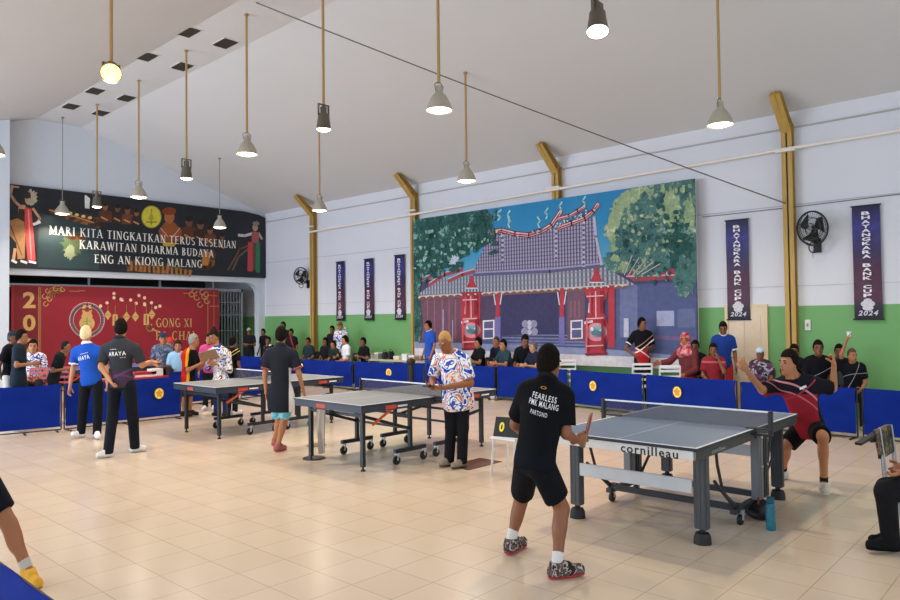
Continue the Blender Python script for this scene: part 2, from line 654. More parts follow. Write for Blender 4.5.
# door behind the right banner by the mural
b = MB()
y0, y1 = 4.27, 5.02
b.box((XW - 0.05, y0, 0), (XW, y0 + 0.06, 1.84)).box((XW - 0.05, y1 - 0.06, 0), (XW, y1, 1.84)).box((XW - 0.05, y0, 1.84), (XW, y1, 1.90))
d1 = b.build('door_1', mat('#d8c39c', 0.5), kind='structure')
b = MB()
b.box((XW - 0.03, y0 + 0.06, 0.02), (XW, y1 - 0.06, 1.84))
for (za, zb) in ((0.2, 0.8), (0.95, 1.7)):
    for (ya, yb) in ((y0 + 0.12, (y0 + y1) / 2 - 0.03), ((y0 + y1) / 2 + 0.03, y1 - 0.12)):
        b.box((XW - 0.042, ya, za), (XW - 0.03, yb, zb), bev=0.004)
b.build('door_panel', mat('#dcc9b0', 0.5), d1)
MB().tube([(XW - 0.03, y1 - 0.1, 0.95), (XW - 0.09, y1 - 0.1, 0.95), (XW - 0.09, y1 - 0.18, 0.95)], 0.012, seg=6).build('door_handle', mat('#8a8a8a', 0.3, 0.9), d1)

# ------------------------------------------------------------------ steel columns with the stub of the rafter
M_steel = mat('#b3924e', 0.5, 0.0, 0.35, 0.12, 6)
names = [(17.35, 'yellow steel column at the far end of the wall, nearest the stage'),
         (13.02, 'yellow steel column standing behind the left edge of the temple mural'),
         (8.60, 'yellow steel column showing above the middle of the temple mural'),
         (3.85, 'yellow steel column between the large wall fan and the tan door')]
def column(y):
    r = empty('steel_column', (XW - 0.09, y, 0))
    b = MB()
    w, d = 0.085, 0.075
    zt = 5.0
    b.box((-d, -w, 0), (-d + 0.018, w, zt)).box((d - 0.018, -w, 0), (d, w, zt)).box((-d, -0.012, 0), (d, 0.012, zt))
    b.build('upright', M_steel, r)
    b = MB()
    a = Vector((0, 0, zt - 0.1))
    e = Vector((-0.62, 0, zt + 0.42))
    t = (e - a).normalized()
    nrm = Vector((-t.z, 0, t.x))
    for s in (-1, 1):
        b.bar(a + nrm * 0.085 * s, e + nrm * (0.05 * s), 2 * w, 0.018, up=(-t.z, 0, t.x))
    b.bar(a, e, 0.02, 0.16, up=(-t.z, 0, t.x))
    b.build('rafter_stub', M_steel, r)
    b = MB()
    b.box((-0.17, -0.16, 4.50), (-0.09, 0.16, 4.54))
    b.build('pipe_bracket', mat('#e0d9cf', 0.4), r)
    return r
for y, l in names:
    tag(column(y), l, 'column', 'yellow steel columns along the right wall')

# ------------------------------------------------------------------ vents in the ceiling strip
VENTS = [(6.22, 12.08, 'first from the camera in the left row'), (6.98, 12.08, 'first from the camera in the right row'),
         (6.24, 13.80, 'second in the left row'), (7.00, 13.82, 'second in the right row, by a pole'),
         (6.37, 16.70, 'third in the left row'), (7.08, 16.72, 'third in the right row'),
         (6.42, 18.30, 'last of the left row, nearest the stage'), (7.14, 18.36, 'last of the right row, by a pole')]
vent = None
for i, (x, y, l) in enumerate(VENTS):
    if vent is None:
        vent = empty('ceiling_vent', (x, y, RIDGE_Z))
        b = MB()
        w, d = 0.165, 0.25
        b.box((-w, -d, -0.012), (w, -d + 0.015, 0)).box((-w, d - 0.015, -0.012), (w, d, 0)).box((-w, -d, -0.012), (-w + 0.015, d, 0)).box((w - 0.015, -d, -0.012), (w, d, 0))
        b.build('frame', mat('#d5d3cf', 0.5), vent)
        b = MB()
        b.box((-w + 0.02, -d + 0.02, -0.006), (w - 0.02, d - 0.02, -0.001))
        for k in range(9):
            yy = -d + 0.05 + k * 0.05
            b.bar((-w + 0.03, yy, -0.016), (w - 0.03, yy, -0.016), 0.03, 0.005, up=(0, 0.6, 1))
        b.build('louvre', mat('#3a3732', 0.7), vent)
        o = vent
    else:
        o = copy_tree(vent)
        o.location = (x, y, RIDGE_Z)
    tag(o, 'dark louvred vent in the flat ceiling strip, ' + l, 'vent', 'dark vents in the ceiling strip')

# ------------------------------------------------------------------ pendant lamps
M_pole = mat('#a98752', 0.5, 0.0)
M_polegrey = mat('#8d8678', 0.4, 0.4)
M_alu = mat('#b3ab9b', 0.4, 0.35)
M_alud = mat('#6b6357', 0.4, 0.6)
M_bulb = emit('lamp_glow', '#fff3dc', 12.0)
M_bulbw = emit('lamp_glow_warm', '#ffc766', 5.0)


def ceil_z(x):
    if x > XR1:
        return EAVE + (XW - x) * (RIDGE_Z - EAVE) / (XW - XR1)
    if x < XR0:
        return RIDGE_Z - (XR0 - x) * SL
    return RIDGE_Z


def lamp(x, y, z, kind, label, thin=False, power=1.0, tilt=0.0):
    """z: height of the lamp's mouth"""
    r = empty('pendant_lamp', (x, y, z), 0, label, 'lamp', 'pendant lamps of the hall')
    H = 0.34 if kind == 'bell' else 0.36
    b = MB()
    top = ceil_z(x) - z
    b.tube([(0, 0, H + 0.03), (0, 0, top)], 0.010 if thin else 0.021, seg=8)
    b.lathe([(0.036, top - 0.03), (0.036, top)], seg=12)
    b.build('pole', M_polegrey if thin else M_pole, r, True)
    b = MB()
    if kind == 'bell':
        pr = [(0.178, 0.0), (0.174, 0.03), (0.150, 0.10), (0.108, 0.18), (0.062, 0.235), (0.050, 0.25), (0.050, 0.33), (0.02, 0.34)]
        inner = [(0.178, 0.0), (0.164, 0.02), (0.132, 0.09), (0.09, 0.15), (0.0, 0.17)]
        zb, rb = 0.012, 0.155
    else:
        pr = [(0.115, 0.0), (0.11, 0.02), (0.095, 0.13), (0.085, 0.2), (0.085, 0.23), (0.05, 0.24), (0.05, 0.34), (0.02, 0.36)]
        inner = [(0.115, 0.0), (0.10, 0.01), (0.085, 0.10), (0.0, 0.12)]
        zb, rb = 0.006, 0.105
    a_ = Vector((x, y, 0)).normalized().cross(Vector((0, 0, 1)))
    TM = Matrix.Translation((0, 0, H)) @ Matrix.Rotation(math.radians(-tilt), 4, a_) @ Matrix.Translation((0, 0, -H))
    b.lathe(pr, seg=24, M=TM)
    b.lathe(inner, seg=24, M=TM)
    b.build('reflector', M_alu if kind == 'bell' else M_alud, r, True)
    if kind == 'bell':
        b = MB()
        b.tube([(-0.06, 0, 0.25), (-0.08, 0, 0.34), (0, 0, 0.40), (0.08, 0, 0.34), (0.06, 0, 0.25)], 0.006, seg=5)
    else:
        b = MB()
        b.box((-0.10, -0.015, 0.21), (0.10, 0.015, 0.235)).box((-0.10, -0.015, 0.21), (-0.085, 0.015, 0.38)).box((0.085, -0.015, 0.21), (0.10, 0.015, 0.38)).box((-0.10, -0.015, 0.37), (0.10, 0.015, 0.385))
    b.build('bracket', M_alud, r)
    b = MB()
    b.lathe([(0.0, zb - 0.035), (rb * 0.5, zb - 0.028), (rb * 0.85, zb - 0.012), (rb, zb), (rb * 0.9, zb + 0.02), (0, zb + 0.04)], seg=20, M=TM)
    b.build('bulb', M_bulbw if power > 1.5 else M_bulb, r, True)
    d = bpy.data.lights.new('lamp_light', 'SPOT')
    d.energy = LAMP_POWER * power
    d.color = LAMP_COLOR
    d.spot_size = math.radians(150)
    d.spot_blend = 0.6
    d.shadow_soft_size = 0.05
    o = bpy.data.objects.new('lamp_light', d)
    COL.objects.link(o)
    o.parent = r
    o.location = TM @ Vector((0, 0, -0.10))
    return r


lamp(3.40, 8.45, 4.36, 'spot', 'warm yellow glowing pendant spot lamp, largest and brightest, upper left', power=2.0, tilt=58)
lamp(3.36, 12.9, 4.40, 'bell', 'bell-shaped pendant lamp cut by the left edge of the photo')
lamp(6.62, 19.45, 4.50, 'bell', 'pendant lamp on a thin cord before the left half of the stage banner', thin=True)
lamp(6.79, 17.69, 4.50, 'spot', 'small pendant lamp hanging just left of the gold crest on the stage banner')
lamp(6.74, 15.29, 4.42, 'bell', 'bell-shaped pendant lamp hanging right above the gold crest of the stage banner')
lamp(6.63, 12.94, 4.48, 'spot', 'brown spot-type pendant lamp above the middle of the stage banner')
lamp(6.56, 10.67, 4.56, 'bell', 'large bell-shaped aluminium pendant lamp above the right end of the stage banner')
lamp(9.95, 17.56, 4.26, 'bell', 'small pendant lamp on a grey pole before the right end of the stage banner', thin=True)
lamp(6.53, 8.50, 4.57, 'spot', 'brown spot-type pendant lamp high between stage banner and temple mural')
lamp(10.01, 13.2, 4.24, 'bell', 'pendant lamp just in front of the farthest yellow column')
lamp(6.78, 6.35, 4.46, 'bell', 'biggest bell-shaped aluminium lamp, hanging right under the slanting cable')
lamp(9.74, 8.45, 4.22, 'bell', 'pendant lamp hanging over the left part of the temple mural')
lamp(6.33, 3.69, 4.56, 'spot', 'spot-type pendant lamp at the top edge of the photo, right of the middle', tilt=18, power=1.35)
lamp(9.80, 3.80, 4.36, 'bell', 'pendant lamp above the right end of the temple mural', power=1.3)

# slanting cable
b = MB()
p0, p1 = Vector((6.42, 10.15, 6.99)), Vector((XW - 0.19, 3.88, 3.62))
b.tube([p0.lerp(p1, k / 10) - Vector((0, 0, 0.05 * (1 - (k / 5 - 1) ** 2))) for k in range(11)], 0.011, seg=5)
b.build('slanting_cable', mat('#5f5a55', 0.6), label='thin dark cable slanting from the ceiling ridge down to a yellow column', cat='cable')


# ------------------------------------------------------------------ wall fans
def fan(loc, R, label, face):
    r = empty('wall_fan', loc, 0, label, 'fan')
    ax = Vector(face).normalized()
    s = ax.cross(Vector((0, 0, 1))).normalized()
    u = s.cross(ax)
    def P(a, rad, dep, sq=0.85):
        return s * (math.cos(a) * rad * sq) + u * (math.sin(a) * rad) + ax * dep
    b = MB()
    for rr, dep in ((R, 0.0), (R * 0.97, 0.05), (R * 0.66, 0.075), (R * 0.3, 0.085), (R * 0.97, -0.05), (R * 0.6, -0.07)):
        b.tube([P(2 * math.pi * k / 28, rr, dep) for k in range(29)], 0.006 if rr < R else 0.014, seg=5, cap=False)
    for k in range(36):
        a = 2 * math.pi * k / 36
        b.tube([P(a, R * 0.16, 0.085), P(a, R * 0.66, 0.075), P(a, R * 0.97, 0.05), P(a, R, 0), P(a, R * 0.97, -0.05), P(a, R * 0.6, -0.07)], 0.0022, seg=3, cap=False)
    b.build('guard', M_black, r)
    for k in range(3):
        a0 = math.radians(20 + 120 * k)
        b = MB()
        vs, fs = [], []
        N = 8
        for i in range(N + 1):
            t = i / N
            rad = R * (0.12 + 0.78 * t)
            half = math.radians(14 + 24 * math.sin(t * math.pi * 0.75))
            for sgn in (-1, 1):
                for dz in (0, 0.006):
                    vs.append(P(a0 + sgn * half + t * 0.5, rad, sgn * 0.03 + dz))
        for i in range(N):
            q, w = i * 4, i * 4 + 4
            fs += [(q, q + 2, w + 2, w), (q + 1, w + 1, w + 3, q + 3), (q, w, w + 1, q + 1), (q + 2, q + 3, w + 3, w + 2)]
        b.add(vs, fs)
        b.build('blade', mat('#1d1f24', 0.25), r, True)
    b = MB()
    b.tube([ax * 0.10, ax * -0.02, ax * -0.09, ax * -0.20], [R * 0.13, R * 0.15, R * 0.2, R * 0.16], seg=12)
    b.build('hub', mat('#4b4d52', 0.4), r, True)
    b = MB()
    back = Vector((XW - 0.01 - loc[0], 0, -R * 0.95))
    b.tube([ax * -0.16, ax * -0.2 + Vector((0, 0, -R * 0.6)), back], 0.022, seg=8)
    b.box((back.x - 0.02, -0.06, back.z - 0.12), (back.x + 0.01, 0.06, back.z + 0.12))
    b.tube([P(2 * math.pi * k / 14, R * 0.3, -0.02) + Vector((0, 0, -R * 1.12)) for k in range(15)], 0.01, seg=5)
    b.tube([Vector((0, 0, -R * 1.3)), Vector((0, 0, -R * 1.75))], 0.004, seg=4)
    b.build('wall_bracket', M_black, r)
    return r


fan((12.72, 3.44, 3.14), 0.285, 'large black wall fan to the right of a yellow column', (-1, 0.12, -0.12))
fan((12.72, 17.72, 3.06), 0.255, 'small black wall fan left of the farthest yellow column', (-0.8, -0.6, -0.1))

# switch boxes
for (y, z, w, l) in ((3.62, 1.53, 0.045, 'small white switch box on the green wall beside the nearest yellow column'),
                     (15.95, 1.42, 0.04, 'small white switch box on the green wall near the farthest yellow column')):
    r = empty('switch_box', (XW - 0.03, y, z), 0, l, 'switch')
    MB().box((0, -w, -0.09), (0.03, w, 0.09), bev=0.006).build('box', mat('#d9d8cf', 0.4), r)
    MB().box((-0.012, -0.015, -0.03), (0, 0.015, 0.03)).build('button', mat('#8a8d90', 0.4), r)

# ------------------------------------------------------------------ printed pictures (flat banners, built as flat prints on cloth)
class Print:
    def __init__(self, to3, normal, U, step=0.00012):
        self.to3, self.n, self.U, self.V = to3, Vector(normal), Vector(U), Vector((0, 0, 1))
        self.b, self.mats, self.k, self.step = MB(), [], 0, step

    def m(self, material):
        if material not in self.mats:
            self.mats.append(material)
        return self.mats.index(material)

    def up(self):
        self.k += 1
        return self.n * (self.step * self.k)

    def poly(self, material, pts):
        d = self.up()
        self.b.poly([self.to3(*p) + d for p in pts], self.m(material))

    def raw(self, material, pts3):
        d = self.up()
        self.b.poly([Vector(p) + d for p in pts3], self.m(material))

    def ell(self, material, c, ru, rv, seg=20):
        self.poly(material, [(c[0] + ru * math.cos(2 * math.pi * k / seg), c[1] + rv * math.sin(2 * math.pi * k / seg)) for k in range(seg)])

    def blob(self, material, c, ru, rv, amp=0.12, seg=44, seed=1):
        rnd = random.Random(seed)
        pts = []
        for k in range(seg):
            a = 2 * math.pi * k / seg
            q = 1 + amp * (rnd.random() * 2 - 1)
            pts.append((c[0] + ru * q * math.cos(a), c[1] + rv * q * math.sin(a)))
        self.poly(material, pts)

    def line(self, material, pts, w):
        """a stroke of width w through points (in the print's own pixels)"""
        d = self.up()
        P3 = [self.to3(*p) for p in pts]
        q0 = self.to3(pts[0][0], pts[0][1])
        q1 = self.to3(pts[0][0], pts[0][1] + 1)
        h = (q1 - q0).length * w / 2
        mi = self.m(material)
        for a, c in zip(P3[:-1], P3[1:]):
            t = (c - a).normalized()
            s = t.cross(self.n).normalized() * h
            e = t * h * 0.5
            self.b.add([a - s - e + d, c - s + e + d, c + s + e + d, a + s - e + d], [(0, 1, 2, 3)], mi)

    def serif(self, material, body, pa, pb, height):
        a, c = self.to3(*pa), self.to3(*pb)
        d = self.up()
        vs, fs = serif_mesh(body, (c - a).length, height)
        U, V = (c - a).normalized(), Vector((0, 0, 1))
        o = (a + c) / 2 + d
        self.b.add([o + U * v.x + V * v.y for v in vs], fs, self.m(material))

    def text(self, material, body, pa, pb, height, shear=0.0, bold=0.012):
        """writing whose middle line runs from print pixel pa to pb; height in metres"""
        a, c = self.to3(*pa), self.to3(*pb)
        d = self.up() * 1.0
        vs, fs = text_mesh(body, (c - a).length, height, shear=shear, bold=bold)
        U = (c - a).normalized()
        V = Vector((0, 0, 1))
        o = (a + c) / 2 + d
        self.b.add([o + U * v.x + V * v.y for v in vs], fs, self.m(material))

    def build(self, name, parent):
        return self.b.build(name, self.mats, parent)


def tree_mat(name, dark, mid, light, scale):
    t = NT(name, 0.7, 0, 0.2)
    f = t.math('ADD', t.math('MULTIPLY', t.noise(scale * 0.45, 3, 0.6), 0.45), t.math('MULTIPLY', t.noise(scale * 2.6, 6, 0.8), 0.55))
    return t.base(t.ramp(f, [(0.38, dark), (0.48, mid), (0.54, mid), (0.62, light)]))


def stripe_mat(name, c0, c1, axis, period, duty=0.5, c2=None):
    t = NT(name, 0.7, 0, 0.2)
    o = t.xyz()
    q = t.math('FRACT', t.math('DIVIDE', o[axis], period))
    k = t.math('LESS_THAN', q, duty)
    cur = t.mix(k, c0, c1)
    if c2:
        q2 = t.math('FRACT', t.math('DIVIDE', o[2], period * 1.1))
        cur = t.mix(t.math('MULTIPLY', t.math('LESS_THAN', q2, 0.3), 0.6), cur, c2)
    return t.base(cur)


def pm(c):
    return mat(c, 0.6, 0, 0.25, 0.26, 9)


# --- temple mural on the right wall
XM = XW - 0.18
mural = empty('temple_mural', (0, 0, 0), 0, 'very large wall mural print of a red temple with grey tiled roofs and trees', 'mural')
def mu(X, Y):
    return on_x(410 + X / 2.8586, 170 + Y / 2.8586, XM - 0.03)
P = Print(mu, (-1, 0, 0), (0, -1, 0))
ya, yb, za, zb = 12.93, 5.45, 0.70, 4.27
b = MB().box((XM - 0.0295, yb, za), (XM - 0.002, ya, zb))
b.build('canvas_board', mat('#cfc9c4', 0.6), mural)
t = NT('mural_sky', 0.6, 0, 0.25)
o = t.xyz()
g = t.math('DIVIDE', t.math('SUBTRACT', o[2], 2.9), 1.5)
SKY = t.base(t.mix(t.math('MULTIPLY', t.noise(1.8, 4), 0.5), t.ramp(g, [(0.0, '#5aa2c2'), (0.5, '#2280b0'), (1.0, '#1a70a6')]), '#3a90b8'))
HALL = pm('#454263')
P.raw(HALL, [(XM - 0.03, ya, za), (XM - 0.03, yb, za), (XM - 0.03, yb, zb), (XM - 0.03, ya, zb)])
P.raw(SKY, [(XM - 0.03, ya, 2.7), (XM - 0.03, yb, 2.7), (XM - 0.03, yb, zb), (XM - 0.03, ya, zb)])
TILE = stripe_mat('mural_roof_tiles', '#a8a3b8', '#5f5876', 1, 0.075, 0.5, '#4c4663')
TILE2 = stripe_mat('mural_eave_tiles', '#a5a7b2', '#5f6475', 1, 0.10, 0.5, '#757a88')
RED, DRED, PINK, WH, LAV = pm('#ac3541'), pm('#7d2c36'), pm('#d0566b'), pm('#dcd6da'), pm('#8a8fb0')
DPUR, BLU, PALE, BROWN, TEAL = pm('#37345a'), pm('#4d5783'), pm('#cfccd6'), pm('#7d5a52'), pm('#7fa9b4')
# right side wall, red roofs behind the trees, steps and pavement
P.poly(BLU, [(590, 330), (818, 318), (818, 545), (590, 520)])
P.poly(pm('#666f96'), [(600, 335), (650, 331), (650, 480), (600, 478)])
P.poly(pm('#9aa2c2'), [(705, 403), (755, 402), (755, 446), (705, 446)])
P.poly(pm('#5f688f'), [(765, 398), (815, 396), (815, 450), (765, 450)])
P.poly(pm('#6f5a86'), [(640, 470), (815, 478), (815, 490), (640, 480)])
P.poly(BLU, [(20, 470), (815, 490), (818, 545), (20, 520)])
for k in range(4):
    P.line(pm('#7c83ab'), [(265, 470 + 9 * k), (500, 474 + 9 * k)], 3)
P.poly(pm('#8790b4'), [(12, 490), (300, 500), (560, 512), (818, 535), (818, 575), (12, 545)])
P.raw(pm('#d3cfd6'), [(XM - 0.03, ya, za), (XM - 0.03, yb, za), (XM - 0.03, yb, za + 0.20), (XM - 0.03, ya, za + 0.27)])
# ground-floor halls
P.poly(pm('#6b4a5c'), [(25, 370), (150, 362), (150, 490), (25, 495)])
for X in (50, 70, 92, 112, 130):
    P.line(pm('#8c5d63'), [(X, 372), (X, 480)], 5)
P.line(pm('#9a9cc0'), [(95, 400), (95, 480)], 4)
P.line(pm('#9a9cc0'), [(122, 430), (122, 490)], 4)
P.poly(DPUR, [(262, 352), (425, 345), (425, 470), (262, 472)])
P.poly(pm('#4f3f59'), [(200, 355), (243, 352), (243, 480), (200, 485)])
P.poly(pm('#6a4c5f'), [(450, 345), (500, 342), (500, 490), (450, 488)])
for X in (460, 472, 484):
    P.line(pm('#8c5d63'), [(X, 375), (X, 420)], 4)
for (xa, xb) in ((208, 242), (459, 494)):
    P.poly(WH, [(xa, 430), (xb, 428), (xb, 482), (xa, 484)])
    P.poly(pm('#55587e'), [(xa + 4, 434), (xb - 4, 432), (xb - 4, 452), (xa + 4, 453)])
    P.poly(pm('#55587e'), [(xa + 4, 457), (xb - 4, 456), (xb - 4, 479), (xa + 4, 480)])
for (cx, cy) in ((330, 440), (354, 440), (328, 462), (356, 462)):
    P.ell(pm('#8d8aa6'), (cx, cy), 10, 11)
for (cx, cy) in ((342, 436), (342, 450), (342, 464)):
    P.ell(pm('#b9b6c6'), (cx, cy), 6, 7)
# upper roof, its curved ridge, hip ribs
P.poly(TILE, [(180, 290), (228, 186), (262, 178), (330, 190), (410, 168), (430, 155), (528, 137), (536, 190), (548, 275), (400, 292), (240, 300)])
P.poly(TILE2, [(20, 358), (82, 312), (178, 302), (300, 296), (548, 272), (610, 308), (648, 330), (420, 338), (240, 348), (100, 356)])
P.line(pm('#5c587c'), [(182, 300), (400, 290), (550, 274)], 8)
P.line(pm('#9a94b4'), [(182, 293), (400, 283), (549, 267)], 4)
for (X, y0, y1) in ((265, 172, 265), (418, 160, 255), (497, 150, 275)):
    P.line(pm('#b6b1c4'), [(X, y0), (X, y1)], 9)
    for q in range(int(y0) + 8, int(y1), 14):
        P.ell(pm('#5b5677'), (X, q), 4, 4, 8)
P.line(pm('#b6b1c4'), [(527, 135), (532, 190), (548, 270)], 8)
def ridge(pts, w):
    P.line(DRED, pts, w + 6)
    P.line(pm('#d9c5c9'), pts, w)
    P.line(RED, [(x, y + 1) for x, y in pts], w * 0.45)
ridge([(224, 180), (262, 172), (300, 182), (340, 186), (375, 176), (405, 158), (432, 118)], 9)
ridge([(424, 166), (462, 152), (500, 138), (524, 118), (538, 98)], 9)
ridge([(424, 140), (455, 132), (480, 118), (500, 104)], 7)
for (X, Y, s) in ((232, 165, 1), (252, 130, 2), (285, 150, -1), (390, 125, 1), (370, 150, -1), (430, 108, 1), (497, 92, 1), (282, 132, 1)):
    P.line(pm('#9fd0cf'), [(X, Y + 14), (X + 4 * s, Y + 4), (X - 3 * s, Y - 4), (X + 5 * s, Y - 16)], 5)
# eave beam
P.line(pm('#c9b9b4'), [(20, 362), (240, 350), (620, 328)], 4)
P.line(BROWN, [(20, 368), (240, 356), (620, 335)], 6)
# lower red roofs left, right
for pts in (((55, 330), (100, 300), (150, 285)), ((110, 318), (150, 300), (185, 290)), ((30, 318), (62, 305))):
    P.line(pm('#9a4a52'), list(pts), 9)
    P.line(pm('#cbb4bb'), [(x, y - 7) for x, y in pts], 3)
P.poly(pm('#9c3f4c'), [(618, 300), (650, 278), (735, 262), (772, 302), (765, 312), (640, 318)])
for k in range(5):
    P.line(pm('#d8b9bd'), [(648 + 22 * k, 302), (636 + 24 * k, 282)], 3)
P.line(pm('#c7a9b3'), [(620, 304), (770, 300)], 4)
# red columns
for (xa, xb, y0, y1) in ((146, 158, 360, 480), (246, 258, 352, 490), (429, 441, 338, 500), (568, 586, 330, 508), (196, 202, 360, 440)):
    P.poly(RED, [(xa, y0), (xb, y0 - 1), (xb, y1), (xa, y1)])
for X in (252, 435):
    P.poly(pm('#6f6aa2'), [(X - 8, 420), (X + 8, 420), (X + 8, 500), (X - 8, 500)])
    P.line(PALE, [(X - 12, 350), (X - 7, 385)], 4)
    P.line(PALE, [(X + 12, 348), (X + 7, 383)], 4)
P.poly(pm('#b9b9cf'), [(612, 424), (626, 424), (626, 478), (612, 478)])
# tall red incense furnaces
for (cx, y0, s, dx) in ((177, 352, 1.0, 0), (534, 338, 1.18, 0)):
    def q(x, y):
        return (cx + x * s, y0 + y * s)
    for (yy, ww) in ((-36, 5), (-26, 9), (-14, 14)):
        P.poly(RED, [q(-ww, yy), q(ww, yy), q(ww * 0.7, yy - 14), q(-ww * 0.7, yy - 14)])
        P.line(PALE, [q(-ww - 3, yy), q(ww + 3, yy)], 3)
    P.poly(DRED, [q(-32, -2), q(32, -4), q(26, 14), q(-26, 14)])
    P.poly(RED, [q(-30, 0), q(30, -2), q(24, 22), q(17, 34), q(19, 60), q(24, 74), q(30, 96), q(29, 120), q(22, 140), q(24, 162), q(-24, 164), q(-22, 140), q(-29, 120), q(-30, 96), q(-24, 74), q(-19, 60), q(-17, 34), q(-24, 22)])
    P.line(pm('#e2c3c8'), [q(-2, 8), q(-1, 70)], 3)
    P.line(pm('#e2c3c8'), [q(-17, 36), q(-19, 58)], 4)
    P.ell(pm('#d58a98'), q(0, 106), 26 * s, 22 * s)
    P.ell(TEAL, q(4, 104), 19 * s, 14 * s)
    P.line(pm('#d8e4e6'), [q(-12, 100), q(0, 110), q(14, 98)], 4)
    P.line(pm('#e8d9de'), [q(-28, 84), q(-10, 80)], 7)
    P.line(DRED, [q(-26, 160), q(26, 158)], 6)
# foliage
T1 = tree_mat('mural_tree_dark', '#12292e', '#2a5650', '#8fb3ac', 7.0)
T2 = tree_mat('mural_tree_sunny', '#1d3a48', '#4b7470', '#c3cba6', 7.0)
T3 = tree_mat('mural_tree_bright', '#55785c', '#93a880', '#d8dab8', 8.0)
yl = [(-10, 150)] + [(12 + k, 140 - 0.16 * k) for k in (0, 60, 120, 180, 205)]
P.poly(T1, yl + [(232, 128), (238, 150), (222, 168), (240, 190), (232, 208), (205, 222), (190, 232), (172, 228), (160, 248), (130, 262), (115, 280), (88, 282), (60, 300), (40, 290), (30, 340), (-10, 350)])
P.blob(T1, (205, 165), 32, 36, 0.2, seed=3)
P.blob(pm('#b9c9d2'), (128, 262), 14, 16, 0.3, seed=5)
P.poly(T1, [(-10, 300), (32, 300), (28, 360), (36, 440), (30, 490), (-10, 490)])
P.blob(T3, (668, 170), 102, 118, 0.07, 60, seed=11)
P.blob(T2, (690, 190), 96, 112, 0.08, 60, seed=12)
P.poly(T2, [(700, 42), (740, 36), (770, 30), (850, 16), (850, 330), (790, 320), (770, 296), (735, 258), (700, 250), (690, 140)])
P.blob(T3, (748, 110), 26, 52, 0.2, seed=15)
P.blob(T3, (800, 130), 16, 46, 0.2, seed=16)
P.blob(T2, (600, 262), 44, 34, 0.18, seed=17)
P.blob(T1, (770, 210), 42, 70, 0.15, seed=18)
P.blob(T2, (785, 310), 30, 60, 0.2, seed=19)
rnd = random.Random(21)
def leaves(material, n, x0, x1, y0, y1, keep, rmin=4, rmax=11):
    q = 0
    while q < n:
        x, y = rnd.uniform(x0, x1), rnd.uniform(y0, y1)
        if not keep(x, y):
            continue
        q += 1
        P.blob(material, (x, y), rnd.uniform(rmin, rmax), rnd.uniform(rmin, rmax), 0.35, 9, seed=1000 + rnd.randrange(9999))
def ring(cx, cy, rx_, ry_, lo_, hi_):
    return lambda x, y: lo_ < math.hypot((x - cx) / rx_, (y - cy) / ry_) < hi_
# ragged outlines and light catching leaf clusters
leaves(T3, 46, 560, 700, 40, 290, ring(680, 182, 108, 128, 0.94, 1.08))
leaves(T2, 40, 570, 720, 50, 320, ring(690, 190, 96, 118, 0.82, 1.02))
leaves(T3, 34, 590, 800, 60, 240, ring(690, 180, 110, 120, 0.1, 0.8), 3, 7)
leaves(T1, 46, 590, 812, 80, 330, ring(710, 210, 110, 120, 0.1, 0.95), 4, 10)
leaves(T3, 22, 700, 812, 36, 150, lambda x, y: True, 3, 9)
leaves(T1, 40, 150, 262, 120, 262, lambda x, y: abs((x - 40) * 0.30 + (y - 120) - 118) < 70 and x < 250, 4, 9)
leaves(tree_mat('mural_tree_leaf_light', '#3f6f68', '#76a89a', '#b5d2c4', 9.0), 60, 16, 230, 165, 285, lambda x, y: y < 300 - 0.45 * (x - 16), 2.5, 6)
leaves(T1, 30, 20, 150, 262, 316, lambda x, y: abs(y - (318 - 0.35 * x)) < 16, 4, 9)
# highlight flecks on ridges, dotted eaves, light and dark shading painted on furnaces
for k in range(70):
    x = rnd.uniform(226, 536)
    yy = 176 + 10 * math.sin((x - 224) / 45) if x < 400 else 168 - (x - 400) * 0.42
    P.ell(pm(rnd.choice(('#e2d3d6', '#7a2a34', '#6f8ea6', '#c9a2a8'))), (x, yy + rnd.uniform(-6, 6)), 2.2, 2.6, 7)
for k in range(60):
    x = 22 + k * 10
    P.ell(pm('#d2c3bd' if k % 2 else '#7c4f4a'), (x, 366 - 0.056 * x), 3, 2.5, 7)
for (cx, y0, s_) in ((177, 352, 1.0), (534, 338, 1.18)):
    for (dx, y1, y2, ww, c) in ((-20, 78, 150, 6, '#c8616c'), (18, 74, 150, 8, '#82232e'), (14, 6, 60, 6, '#82232e'), (-12, 12, 60, 4, '#c8616c')):
        P.line(pm(c), [(cx + dx * s_, y0 + y1 * s_), (cx + dx * 1.05 * s_, y0 + y2 * s_)], ww)
    for yy in (20, 74, 140):
        P.line(pm('#d9b2b5'), [(cx - 20 * s_, y0 + yy * s_), (cx + 20 * s_, y0 + (yy - 2) * s_)], 3)
    P.ell(pm('#54727e'), (cx + 3, y0 + 108 * s_), 12 * s_, 7 * s_, 10)
    P.ell(pm('#c9d6d8'), (cx - 8, y0 + 98 * s_), 4 * s_, 4 * s_, 8)
for k in range(5):
    P.line(pm('#b9b2b0'), [(618 + 12 * k, 300), (640 + 20 * k, 245 + 6 * k)], 2.5)
# trim to the board: everything reaching past it is cut off
bm = bmesh.new()
me_tmp = bpy.data.meshes.new('tmp')
me_tmp.from_pydata([tuple(v) for v in P.b.v], [], P.b.f)
bm.from_mesh(me_tmp)
for f, mi in zip(bm.faces, P.b.mi):
    f.material_index = mi
for co, no in (((0, ya, 0), (0, 1, 0)), ((0, yb, 0), (0, -1, 0)), ((0, 0, zb), (0, 0, 1)), ((0, 0, za), (0, 0, -1))):
    bmesh.ops.bisect_plane(bm, geom=bm.verts[:] + bm.edges[:] + bm.faces[:], plane_co=co, plane_no=no, clear_outer=True)
me = bpy.data.meshes.new('picture')
bm.to_mesh(me)
bm.free()
bpy.data.meshes.remove(me_tmp)
for x in P.mats:
    me.materials.append(x)
pic = bpy.data.objects.new('picture', me)
COL.objects.link(pic)
pic.parent = mural

